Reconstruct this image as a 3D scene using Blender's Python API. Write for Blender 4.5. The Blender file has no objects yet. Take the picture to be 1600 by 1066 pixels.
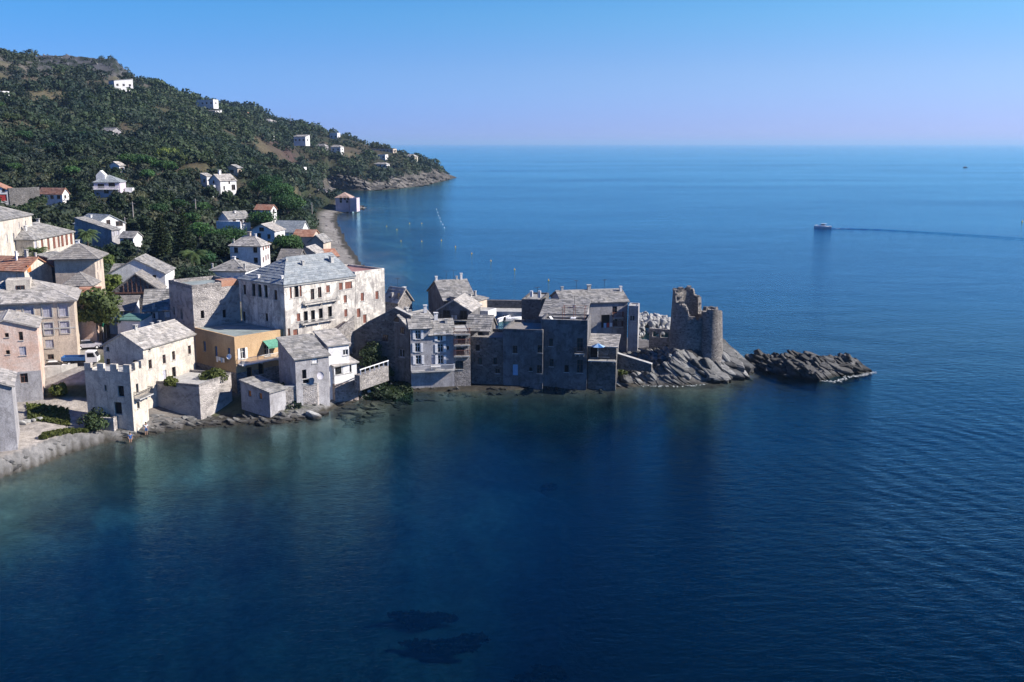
import bpy, math, random
import numpy as np
from mathutils import Vector, Matrix
R = math.radians
random.seed(7); rng = np.random.default_rng(11)
scene = bpy.context.scene
COL = scene.collection
FPX = 1600*35/36.0
PITCH = math.atan(309/FPX)
CAMZ = 40.0
CP, SP = math.cos(PITCH), math.sin(PITCH)

# ---------------------------------------------------------------- survey helpers (photo pixel -> real place)
def ray(px, py):
    x = (px-800)/FPX; y = -(py-533)/FPX
    return (x, CP+y*SP, -SP+y*CP)
def at(px, py, z):
    d = ray(px, py); t = (z-CAMZ)/d[2]
    return Vector((t*d[0], t*d[1], z))
def at_y(px, py, Y):
    d = ray(px, py); t = Y/d[1]
    return Vector((t*d[0], Y, CAMZ+t*d[2]))
def proj(p):
    x, y, z = p[0], p[1], p[2]-CAMZ
    f = y*CP - z*SP; u = y*SP + z*CP
    return 800+FPX*x/f, 533-FPX*u/f
def Q(n, x, y):
    ox, oy, s = {1:(0,460,3.553), 2:(0,240,3.553), 3:(130,460,4.44), 4:(250,380,4.44), 5:(360,380,3.807), 6:(540,420,4.846),
        7:(780,430,5.33), 8:(960,430,3.81), 'b1':(0,60,4.44), 'b2':(360,140,4.0), 'b3':(130,280,5.33), 'b4':(300,260,5.33),
        'c1':(0,560,5.33), 'c2':(0,310,6.27), 'c3':(100,380,5.92), 'c4':(430,500,6.66), 'c5':(640,430,5.61), 'c6':(1000,430,5.92), 'c8':(90,510,13.33)}[n]
    return ox+x/s, oy+y/s

# ---------------------------------------------------------------- object helpers
def tag(o, label=None, cat=None, group=None, kind=None):
    if label: o['label'] = label
    if cat: o['category'] = cat
    if group: o['group'] = group
    if kind: o['kind'] = kind
    return o
def empty(name, loc, rz=0.0, label=None, cat=None, group=None):
    o = bpy.data.objects.new(name, None); COL.objects.link(o)
    o.location = loc; o.rotation_euler = (0, 0, rz); o.empty_display_size = 0.5
    return tag(o, label, cat, group)
def mesh_obj(name, V, F, mats, parent=None, fm=None, smooth=False, loc=None):
    me = bpy.data.meshes.new(name)
    V = np.asarray(V, dtype=np.float32).reshape(-1, 3)
    me.vertices.add(len(V)); me.vertices.foreach_set('co', V.ravel())
    if isinstance(F, np.ndarray):
        n, k = F.shape
        li = F.ravel(); ls = np.arange(n)*k
    else:
        n = len(F); li = np.fromiter((i for f in F for i in f), dtype=np.int32)
        lens = np.fromiter((len(f) for f in F), dtype=np.int32, count=n)
        ls = np.concatenate(([0], np.cumsum(lens)[:-1])) if n else np.zeros(0)
    me.loops.add(len(li)); me.loops.foreach_set('vertex_index', li.astype(np.int32))
    me.polygons.add(n); me.polygons.foreach_set('loop_start', ls.astype(np.int32))
    if not isinstance(mats, (list, tuple)): mats = [mats]
    for m in mats: me.materials.append(m)
    if fm is not None: me.polygons.foreach_set('material_index', np.asarray(fm, dtype=np.int32))
    me.polygons.foreach_set('use_smooth', np.full(n, bool(smooth)))
    me.update(calc_edges=True); me.validate()
    o = bpy.data.objects.new(name, me); COL.objects.link(o)
    if parent is not None: o.parent = parent
    if loc is not None: o.location = loc
    return o
class MB:
    """collects faces of ONE part"""
    def __init__(s): s.V = []; s.F = []; s.M = []
    def poly(s, pts, m=0):
        b = len(s.V); s.V.extend([tuple(p) for p in pts]); s.F.append(tuple(range(b, b+len(pts)))); s.M.append(m)
    def hexa(s, p, m=0):
        b = len(s.V); s.V.extend([tuple(q) for q in p])
        for f in ((3,2,1,0),(4,5,6,7),(0,1,5,4),(1,2,6,5),(2,3,7,6),(3,0,4,7)):
            s.F.append(tuple(b+i for i in f)); s.M.append(m)
    def box(s, x0, x1, y0, y1, z0, z1, m=0):
        s.hexa([(x0,y0,z0),(x1,y0,z0),(x1,y1,z0),(x0,y1,z0),(x0,y0,z1),(x1,y0,z1),(x1,y1,z1),(x0,y1,z1)], m)
    def obox(s, o, ex, ey, ez, m=0):
        o, ex, ey, ez = Vector(o), Vector(ex), Vector(ey), Vector(ez)
        s.hexa([o, o+ex, o+ex+ey, o+ey, o+ez, o+ex+ez, o+ex+ey+ez, o+ey+ez], m)
    def prism(s, pts, d, m=0):
        """closed extrusion of polygon pts by vector d"""
        d = Vector(d); a = [Vector(p) for p in pts]; b = [p+d for p in a]
        s.poly(a[::-1], m); s.poly(b, m)
        for i in range(len(a)):
            j = (i+1) % len(a); s.poly([a[i], a[j], b[j], b[i]], m)
    def tube(s, pts, rad, n=8, m=0, cap=True):
        pts = [Vector(p) for p in pts]; rings = []
        for i, p in enumerate(pts):
            t = (pts[min(i+1, len(pts)-1)]-pts[max(i-1, 0)]).normalized()
            a = t.orthogonal().normalized() if abs(t.z) > .9 else t.cross(Vector((0,0,1))).normalized()
            c = t.cross(a); r = rad[i] if isinstance(rad, (list, tuple)) else rad
            b = len(s.V)
            for k in range(n):
                q = 2*math.pi*k/n; s.V.append(tuple(p + a*(r*math.cos(q)) + c*(r*math.sin(q))))
            rings.append(b)
        for i in range(len(rings)-1):
            for k in range(n):
                k2 = (k+1) % n
                s.F.append((rings[i]+k, rings[i]+k2, rings[i+1]+k2, rings[i+1]+k)); s.M.append(m)
        if cap:
            s.F.append(tuple(rings[0]+k for k in range(n))[::-1]); s.M.append(m)
            s.F.append(tuple(rings[-1]+k for k in range(n))); s.M.append(m)
    def lathe(s, prof, n=16, m=0, c=(0,0,0)):
        rings = []
        for r, z in prof:
            b = len(s.V)
            for k in range(n):
                q = 2*math.pi*k/n; s.V.append((c[0]+r*math.cos(q), c[1]+r*math.sin(q), c[2]+z))
            rings.append(b)
        for i in range(len(rings)-1):
            for k in range(n):
                k2 = (k+1) % n
                s.F.append((rings[i]+k, rings[i]+k2, rings[i+1]+k2, rings[i+1]+k)); s.M.append(m)
    def build(s, name, mats, parent=None, smooth=False, loc=None):
        return mesh_obj(name, s.V, s.F, mats, parent, s.M, smooth, loc)
def copy_tree(o, parent=None):
    c = o.copy(); COL.objects.link(c)
    if parent is not None: c.parent = parent
    for ch in o.children: copy_tree(ch, c)
    return c

# ---------------------------------------------------------------- camera
cam = bpy.data.cameras.new('camera'); camo = bpy.data.objects.new('camera', cam); COL.objects.link(camo)
cam.sensor_width = 36; cam.lens = 35; cam.clip_end = 400000; cam.clip_start = 1
camo.location = (0, 0, CAMZ); camo.rotation_euler = (math.pi/2-PITCH, 0, 0)
scene.camera = camo

# ---------------------------------------------------------------- light
SUN_EL, SUN_AZ = R(34), R(-5)         # sun stands to the east (+X), a little beyond the village
sd_ = Vector((math.cos(SUN_EL)*math.cos(SUN_AZ), math.cos(SUN_EL)*math.sin(SUN_AZ), math.sin(SUN_EL)))
sl = bpy.data.lights.new('sun', 'SUN'); sl.energy = 5.0; sl.angle = R(0.5); sl.color = (1.0, 0.93, 0.84)
so = bpy.data.objects.new('sun', sl); COL.objects.link(so); so.rotation_euler = sd_.to_track_quat('Z', 'Y').to_euler()
so.location = (200, 20, 140)
world = bpy.data.worlds.new('World'); scene.world = world; world.use_nodes = True
wn = world.node_tree; wn.nodes.clear()
sky = wn.nodes.new('ShaderNodeTexSky'); sky.sky_type = 'NISHITA'; sky.sun_disc = False
sky.sun_elevation = SUN_EL; sky.sun_rotation = math.pi/2-SUN_AZ
sky.altitude = 2000; sky.air_density = 1.0; sky.dust_density = 0.0; sky.ozone_density = 10.0
# clear autumn air: bluer aloft, lavender at the horizon, paler towards the sun
tcw = wn.nodes.new('ShaderNodeTexCoord'); sxyz = wn.nodes.new('ShaderNodeSeparateXYZ'); wn.links.new(tcw.outputs['Generated'], sxyz.inputs[0])
def mrange(src, a, b):
    m = wn.nodes.new('ShaderNodeMapRange'); m.interpolation_type = 'SMOOTHSTEP'; wn.links.new(src, m.inputs[0]); m.inputs[1].default_value = a; m.inputs[2].default_value = b; return m.outputs[0]
def wmix(a, b, f, mode='MIX'):
    m = wn.nodes.new('ShaderNodeMix'); m.data_type = 'RGBA'; m.blend_type = mode
    for sock, v in ((m.inputs[6], a), (m.inputs[7], b), (m.inputs[0], f)):
        if hasattr(v, 'links'): wn.links.new(v, sock)
        elif isinstance(v, tuple): sock.default_value = (*v, 1)
        else: sock.default_value = v
    return m.outputs[2]
tint = wmix(wmix(wmix((.82,.84,1.46), (1.20,1.19,1.38), mrange(sxyz.outputs[2], .0, .075)), (1.04,1.47,1.45), mrange(sxyz.outputs[2], .06, .14)), (.05,.88,1.55), mrange(sxyz.outputs[2], .115, .235))
side = wmix((.66,.84,.95), (1.5,1.22,1.08), mrange(sxyz.outputs[0], -.6, .6))
colw = wmix(wmix(sky.outputs[0], tint, 1.0, 'MULTIPLY'), side, 1.0, 'MULTIPLY')
EXPO = 0.8
bg = wn.nodes.new('ShaderNodeBackground'); bg.inputs[1].default_value = 0.10/2**EXPO
wo = wn.nodes.new('ShaderNodeOutputWorld')
wn.links.new(colw, bg.inputs[0]); wn.links.new(bg.outputs[0], wo.inputs[0])
vs = scene.view_settings
scene.display_settings.display_device = 'sRGB'
vs.view_transform = 'Standard'; vs.look = 'None'; vs.exposure = EXPO; vs.gamma = 1.0; vs.use_curve_mapping = False
scene.cycles.use_adaptive_sampling = True; scene.cycles.adaptive_threshold = 0.015
scene.cycles.max_bounces = 5; scene.cycles.diffuse_bounces = 2; scene.cycles.glossy_bounces = 3
scene.cycles.transparent_max_bounces = 8; scene.cycles.transmission_bounces = 2
scene.cycles.caustics_reflective = False; scene.cycles.caustics_refractive = False
scene.cycles.use_denoising = True
# ---------------------------------------------------------------- materials
class NT:
    def __init__(s, name):
        s.m = bpy.data.materials.new(name); s.m.use_nodes = True; s.t = s.m.node_tree; s.t.nodes.clear()
        s.out = s.n('OutputMaterial')
    def n(s, kind, **kw):
        x = s.t.nodes.new('ShaderNode'+kind)
        for k, v in kw.items():
            if k.startswith('i_'):
                x.inputs[int(k[2:]) if k[2:].isdigit() else k[2:].replace('_', ' ')].default_value = v
            else: setattr(x, k, v)
        return x
    def l(s, a, b): s.t.links.new(a, b)
    def coord(s, kind='Object', scale=None):
        c = s.n('TexCoord').outputs[kind]
        if scale is None: return c
        m = s.n('Mapping'); m.inputs['Scale'].default_value = scale; s.l(c, m.inputs[0]); return m.outputs[0]
    def noise(s, vec, scale, detail=4, rough=.6, dist=0.0):
        x = s.n('TexNoise'); x.inputs['Scale'].default_value = scale; x.inputs['Detail'].default_value = detail
        x.inputs['Roughness'].default_value = rough; x.inputs['Distortion'].default_value = dist
        s.l(vec, x.inputs['Vector']); return x.outputs[0]
    def voro(s, vec, scale, feature='F1', out='Color'):
        x = s.n('TexVoronoi', feature=feature); x.inputs['Scale'].default_value = scale; s.l(vec, x.inputs['Vector']); return x.outputs[out]
    def ramp(s, fac, stops):
        x = s.n('ValToRGB'); s.l(fac, x.inputs[0]); e = x.color_ramp.elements
        while len(e) < len(stops): e.new(.5)
        for k, (p, c) in enumerate(stops):
            e[k].position = p; e[k].color = (c, c, c, 1) if not isinstance(c, (tuple, list)) else (*c[:3], 1)
        return x.outputs[0]
    def mix(s, a, b, f, mode='MIX'):
        x = s.n('Mix', data_type='RGBA', blend_type=mode)
        for sock, v in ((x.inputs[6], a), (x.inputs[7], b), (x.inputs[0], f)):
            if hasattr(v, 'links'): s.l(v, sock)
            elif isinstance(v, (tuple, list)): sock.default_value = (*v[:3], 1)
            else: sock.default_value = v
        return x.outputs[2]
    def math(s, op, a, b=0.0, c=None, clamp=False):
        x = s.n('Math', operation=op, use_clamp=clamp)
        for sock, v in zip(x.inputs, (a, b, c)):
            if v is None: continue
            if hasattr(v, 'links'): s.l(v, sock)
            else: sock.default_value = v
        return x.outputs[0]
    def bump(s, h, dist=.05, strength=1.0, normal=None):
        x = s.n('Bump'); x.inputs['Distance'].default_value = dist; x.inputs['Strength'].default_value = strength
        s.l(h, x.inputs['Height'])
        if normal is not None: s.l(normal, x.inputs['Normal'])
        return x.outputs[0]
    def pbr(s, col, rough=.9, normal=None, spec=.3, metal=0.0):
        p = s.n('BsdfPrincipled')
        if hasattr(col, 'links'): s.l(col, p.inputs['Base Color'])
        else: p.inputs['Base Color'].default_value = (*col[:3], 1)
        if hasattr(rough, 'links'): s.l(rough, p.inputs['Roughness'])
        else: p.inputs['Roughness'].default_value = rough
        p.inputs['Specular IOR Level'].default_value = spec; p.inputs['Metallic'].default_value = metal
        if normal is not None: s.l(normal, p.inputs['Normal'])
        s.l(p.outputs[0], s.out.inputs[0]); return s.m

def plaster(name, base, stain, dark=(.16,.14,.13), amount=.55, patch=.35, exposed=None):
    t = NT(name); c = t.coord('Object')
    off = t.n('ObjectInfo').outputs['Random']; va = t.n('VectorMath', operation='ADD'); t.l(c, va.inputs[0])
    cx = t.n('CombineXYZ'); m = t.math('MULTIPLY', off, 57.0); t.l(m, cx.inputs[0]); t.l(m, cx.inputs[1]); t.l(cx.outputs[0], va.inputs[1]); v = va.outputs[0]
    big = t.noise(v, .33, 5, .62, .8)
    col = t.mix(base, stain, t.ramp(big, [(.42, 0), (.57, 1)]))
    mp = t.n('Mapping'); mp.inputs['Scale'].default_value = (1.6, 1.6, .22); t.l(v, mp.inputs[0])
    streak = t.noise(mp.outputs[0], .9, 5, .7)
    col = t.mix(col, dark, t.math('MULTIPLY', t.ramp(streak, [(.48, 0), (.70, 1)]), amount))
    pt = t.noise(v, .8, 7, .7, 1.2)
    col = t.mix(col, exposed or dark, t.math('MULTIPLY', t.ramp(pt, [(.515, 0), (.57, 1)]), patch))
    fine = t.noise(v, 6.0, 4, .7)
    col = t.mix(col, t.ramp(fine, [(.3, .72), (.7, 1.12)]), 1.0, 'MULTIPLY')
    h = t.math('ADD', t.math('MULTIPLY', fine, .5), pt)
    return t.pbr(col, .93, t.bump(h, .07, .7), .15)
def rubble(name, a, b, mortar, scale=2.6, plasterc=None, pf=.0):
    t = NT(name); c = t.coord('Object', (1, 1, 1.5)); w = t.noise(c, 2.0, 3)
    vm = t.n('VectorMath', operation='ADD'); t.l(c, vm.inputs[0])
    sc = t.n('VectorMath', operation='SCALE'); t.l(w, sc.inputs[0]); sc.inputs['Scale'].default_value = .25; t.l(sc.outputs[0], vm.inputs[1])
    cell = t.voro(vm.outputs[0], scale); edge = t.voro(vm.outputs[0], scale, 'DISTANCE_TO_EDGE', 'Distance')
    sep = t.n('SeparateColor'); t.l(cell, sep.inputs[0])
    col = t.mix(a, b, sep.outputs[0])
    col = t.mix(col, t.ramp(sep.outputs[1], [(0, .62), (1, 1.25)]), 1.0, 'MULTIPLY')
    big = t.noise(c, .28, 5, .65)
    col = t.mix(col, t.ramp(big, [(.3, .65), (.7, 1.15)]), 1.0, 'MULTIPLY')
    e = t.ramp(edge, [(0.0, 1), (.08, 0)])
    col = t.mix(col, mortar, t.math('MULTIPLY', e, .8))
    if plasterc: col = t.mix(col, plasterc, t.ramp(t.noise(c, .45, 5, .6, 1.0), [(.5-pf*.3, 0), (.58, 1)]))
    h = t.math('ADD', t.ramp(edge, [(0, 0), (.14, 1)]), t.math('MULTIPLY', t.noise(c, 7, 4), .5))
    return t.pbr(col, .95, t.bump(h, .12, .8), .15)
def tiles(name, a, b, lichen, lf=.3):
    t = NT(name); c = t.coord('Object'); g = t.n('NewGeometry').outputs['Random Per Island']
    col = t.mix(a, b, g)
    big = t.noise(c, .5, 5, .65)
    col = t.mix(col, lichen, t.math('MULTIPLY', t.ramp(big, [(.45, 0), (.66, 1)]), lf))
    fine = t.noise(c, 4.5, 4, .7)
    col = t.mix(col, t.ramp(fine, [(.3, .66), (.72, 1.2)]), 1.0, 'MULTIPLY')
    return t.pbr(col, .85, t.bump(fine, .06, .8), .25)
def paint(name, col, rough=.7, var=.25, sc=3.0, spec=.3, metal=0.0):
    t = NT(name); c = t.coord('Object'); n = t.noise(c, sc, 4, .65)
    k = t.mix(col, t.ramp(n, [(.3, 1-var), (.7, 1+var*.5)]), 1.0, 'MULTIPLY')
    return t.pbr(k, rough, t.bump(n, .01, .3), spec, metal)
M = {}
M['cream']   = plaster('plaster_cream', (.68,.62,.515), (.53,.48,.41), (.20,.175,.16), .6, .55, (.34,.30,.27))
M['palazzo'] = plaster('plaster_palazzo', (.74,.69,.61), (.44,.41,.375), (.13,.12,.12), .7, .65, (.28,.26,.245))
M['white']   = plaster('plaster_white', (.80,.79,.78), (.66,.655,.65), (.34,.32,.31), .35, .15)
M['grey']    = plaster('plaster_grey', (.42,.41,.42), (.32,.31,.32), (.16,.15,.15), .5, .35)
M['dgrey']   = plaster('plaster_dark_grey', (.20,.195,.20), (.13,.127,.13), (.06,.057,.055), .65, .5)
M['beige']   = plaster('plaster_beige', (.60,.50,.40), (.50,.42,.345), (.22,.18,.16), .45, .2)
M['pink']    = plaster('plaster_pink', (.62,.43,.34), (.66,.54,.47), (.36,.24,.18), .4, .2)
M['yellow']  = plaster('plaster_yellow', (.57,.40,.235), (.50,.34,.195), (.34,.2,.1), .3, .08)
M['lilac']   = plaster('plaster_lilac', (.60,.52,.60), (.52,.46,.52), (.3,.27,.28), .3, .1)
M['stone']   = rubble('rubble_stone', (.36,.33,.31), (.24,.225,.22), (.42,.39,.36))
M['pstone']  = rubble('plastered_stone', (.36,.33,.31), (.25,.23,.22), (.40,.37,.35), 2.6, (.50,.46,.43), .5)
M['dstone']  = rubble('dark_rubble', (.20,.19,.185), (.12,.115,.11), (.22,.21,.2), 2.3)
M['tower']   = rubble('tower_stone', (.30,.275,.25), (.19,.175,.165), (.33,.305,.285), 3.0)
M['brickb']  = rubble('stone_base', (.42,.34,.31), (.34,.29,.27), (.46,.41,.38), 2.4)
M['slate']   = tiles('stone_roof_slabs', (.13,.13,.13), (.38,.365,.35), (.40,.37,.32), .5)
M['slateb']  = tiles('blue_slate_slabs', (.20,.225,.245), (.33,.36,.375), (.42,.42,.40), .35)
M['slatew']  = tiles('pale_roof_slabs', (.22,.21,.20), (.52,.485,.45), (.44,.40,.34), .5)
M['slated']  = tiles('dark_roof_slabs', (.17,.16,.155), (.29,.27,.25), (.36,.32,.26), .35)
M['redtile'] = tiles('terracotta_tiles', (.34,.155,.10), (.47,.25,.165), (.46,.36,.29), .4)
M['pinktile'] = tiles('faded_pink_tiles', (.36,.24,.20), (.46,.34,.28), (.45,.38,.33), .3)
M['concrete']= paint('concrete', (.42,.41,.39), .9, .35, 1.3)
M['flat']    = paint('roof_felt', (.26,.30,.29), .8, .4, .5)
M['redfelt'] = paint('red_roof_felt', (.30,.16,.15), .9, .4, .6)
M['wood']    = paint('brown_paint', (.13,.065,.05), .7, .4)
M['rustwood']= paint('rust_brown_paint', (.21,.085,.06), .7, .35)
M['orange']  = paint('orange_paint', (.62,.2,.05), .7, .3)
M['lav']     = paint('lavender_grey_paint', (.42,.41,.46), .7, .25)
M['wpaint']  = paint('white_paint', (.74,.73,.72), .6, .18)
M['bluep']   = paint('blue_paint', (.04,.12,.30), .45, .25)
M['skyp']    = paint('pale_blue_paint', (.30,.46,.66), .6, .2)
M['greenp']  = paint('green_canvas', (.015,.20,.13), .8, .3)
M['mint']    = paint('mint_canvas', (.11,.30,.22), .8, .35)
M['teal']    = paint('dull_teal_sheet', (.10,.20,.175), .8, .3)
M['dark']    = paint('dark_metal', (.03,.03,.032), .5, .3)
M['hull']    = paint('boat_gelcoat', (.78,.78,.78), .3, .06, 2, .5)
M['navy']    = paint('navy_hull', (.012,.03,.065), .35, .2, 2, .5)
M['red']     = paint('red_paint', (.5,.06,.05), .5, .2)
M['yellowp'] = paint('yellow_paint', (.75,.5,.05), .5, .2)
M['skin']    = paint('skin', (.42,.24,.16), .6, .1)
M['cloth']   = paint('cloth_white', (.75,.75,.75), .9, .1)
M['clothb']  = paint('cloth_blue', (.06,.16,.40), .9, .1)
M['hairb']   = paint('dark_hair', (.02,.014,.01), .7, .1)
M['tyre']    = paint('tyre_rubber', (.02,.02,.02), .9, .1)
M['polew']   = paint('weathered_pole', (.30,.27,.25), .9, .25)
M['hole']    = paint('painted_dark_interior', (.035,.03,.028), .95, .3)
def glass_dark():
    t = NT('window_glass'); c = t.coord('Object'); n = t.noise(c, .7, 3)
    k = t.mix((.010,.012,.014), (.05,.05,.05), t.ramp(n, [(.4, 0), (.7, 1)]))
    return t.pbr(k, .12, t.bump(n, .02, .3), .5)
M['glass'] = glass_dark()
def leaf_mat(name, a, b, c, spread=.9):
    t = NT(name); g = t.n('NewGeometry').outputs['Random Per Island']; r = t.n('ObjectInfo').outputs['Random']
    col = t.mix(a, b, g)
    col = t.mix(col, c, t.math('MULTIPLY', r, .55))
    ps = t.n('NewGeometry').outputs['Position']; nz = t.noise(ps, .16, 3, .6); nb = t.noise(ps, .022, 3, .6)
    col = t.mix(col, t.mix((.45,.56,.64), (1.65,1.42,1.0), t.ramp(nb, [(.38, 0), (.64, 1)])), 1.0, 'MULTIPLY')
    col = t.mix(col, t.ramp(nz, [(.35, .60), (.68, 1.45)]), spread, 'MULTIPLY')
    d = t.n('BsdfPrincipled'); t.l(col, d.inputs['Base Color']); d.inputs['Roughness'].default_value = .65; d.inputs['Specular IOR Level'].default_value = .25
    tr = t.n('BsdfTranslucent'); t.l(t.mix(col, (1.25,1.35,.7), 1.0, 'MULTIPLY'), tr.inputs[0])
    mx = t.n('MixShader'); mx.inputs[0].default_value = .22; t.l(d.outputs[0], mx.inputs[1]); t.l(tr.outputs[0], mx.inputs[2]); t.l(mx.outputs[0], t.out.inputs[0])
    return t.m
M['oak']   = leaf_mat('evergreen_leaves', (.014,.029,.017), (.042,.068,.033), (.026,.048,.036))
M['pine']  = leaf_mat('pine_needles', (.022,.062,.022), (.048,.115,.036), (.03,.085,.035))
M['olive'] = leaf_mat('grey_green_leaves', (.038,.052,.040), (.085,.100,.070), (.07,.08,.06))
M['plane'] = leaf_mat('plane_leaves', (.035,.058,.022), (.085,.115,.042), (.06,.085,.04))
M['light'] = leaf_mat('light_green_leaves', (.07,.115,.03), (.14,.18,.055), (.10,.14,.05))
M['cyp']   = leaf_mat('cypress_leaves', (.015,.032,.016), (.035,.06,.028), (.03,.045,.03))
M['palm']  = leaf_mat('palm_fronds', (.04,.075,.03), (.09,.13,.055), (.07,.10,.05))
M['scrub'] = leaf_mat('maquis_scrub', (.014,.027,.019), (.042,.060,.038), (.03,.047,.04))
M['bloom'] = leaf_mat('magenta_blossom', (.28,.02,.10), (.42,.05,.18), (.3,.03,.12))
M['weed']  = leaf_mat('garden_weeds', (.042,.062,.018), (.088,.112,.038), (.07,.09,.03))
M['bark']  = paint('bark', (.10,.08,.065), .95, .4, 4)
# ---------------------------------------------------------------- houses
REG = []      # (corner points, ground height) of everything built on the land: the terrain is fitted to it
FOOT = []     # footprints, so that no tree grows inside a house
VERB = False
def panel(mb, O, ex, n, L, z0, z1, ops, dep=.22, m=0):
    """one wall face with real openings and reveals"""
    P = lambda a, z, d=0.0: (O[0]+ex[0]*a+n[0]*d, O[1]+ex[1]*a+n[1]*d, z)
    xs = sorted({0.0, L, *[round(v, 4) for o in ops for v in (o[0], o[1]) if 0 < v < L]})
    zs = sorted({z0, z1, *[round(v, 4) for o in ops for v in (o[2], o[3]) if z0 < v < z1]})
    for i in range(len(xs)-1):
        for j in range(len(zs)-1):
            a, b, c, d = xs[i], xs[i+1], zs[j], zs[j+1]; x, z = (a+b)/2, (c+d)/2
            if any(o[0] < x < o[1] and o[2] < z < o[3] for o in ops): continue
            mb.poly([P(a, c), P(b, c), P(b, d), P(a, d)], m)
    for a, b, c, d in ops:
        mb.poly([P(a, c), P(b, c), P(b, c, -dep), P(a, c, -dep)], m); mb.poly([P(a, d, -dep), P(b, d, -dep), P(b, d), P(a, d)], m)
        mb.poly([P(a, c), P(a, c, -dep), P(a, d, -dep), P(a, d)], m); mb.poly([P(b, c, -dep), P(b, c), P(b, d), P(b, d, -dep)], m)
def slope(mb, e0, e1, r1, r0, tw=.55, th=.5, thick=.14, lift=.075, m=0):
    """closed slab + a layer of loose stone slabs or tiles, each its own island"""
    e0, e1, r1, r0 = map(Vector, (e0, e1, r1, r0))
    nn = (e1-e0).cross(r0-e0 if (r0-e0).length > .1 else r1-e0)
    n = nn.normalized()
    if n.z < 0: n = -n
    if (r1-r0).length < .02: mb.prism([e0, e1, (r0+r1)/2], n*thick, m)
    else: mb.prism([e0, e1, r1, r0], n*thick, m)
    o = n*(thick+.005)
    w = max((e1-e0).length, (r1-r0).length); hgt = (((r0+r1)/2)-((e0+e1)/2)).length
    nv = max(2, int(hgt/th)); nu0 = w/tw
    for j in range(nv):
        t0, t1 = j/nv, min(1.0, (j+1.12)/nv)
        A0, A1 = e0.lerp(r0, t0), e1.lerp(r1, t0); B0, B1 = e0.lerp(r0, t1), e1.lerp(r1, t1)
        nu = max(1, int((A1-A0).length/tw))
        cuts = [0.0]+[min(.999, max(.001, (k+random.uniform(-.3, .3)+(.5 if j % 2 else 0))/nu)) for k in range(1, nu)]+[1.0]
        cuts = sorted(cuts)
        for k in range(len(cuts)-1):
            u0, u1 = cuts[k], cuts[k+1]
            if u1-u0 < .004: continue
            l = o+n*(lift*random.uniform(.5, 1.5)); h2 = o+n*(.012+.01*random.random())
            a, b, c, d = A0.lerp(A1, u0), A0.lerp(A1, u1), B0.lerp(B1, u1), B0.lerp(B1, u0)
            bi = len(mb.V)
            mb.V.extend([tuple(a+o), tuple(b+o), tuple(a+l), tuple(b+l), tuple(c+h2), tuple(d+h2)])
            mb.F.append((bi, bi+1, bi+3, bi+2)); mb.M.append(m); mb.F.append((bi+2, bi+3, bi+4, bi+5)); mb.M.append(m)

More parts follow.
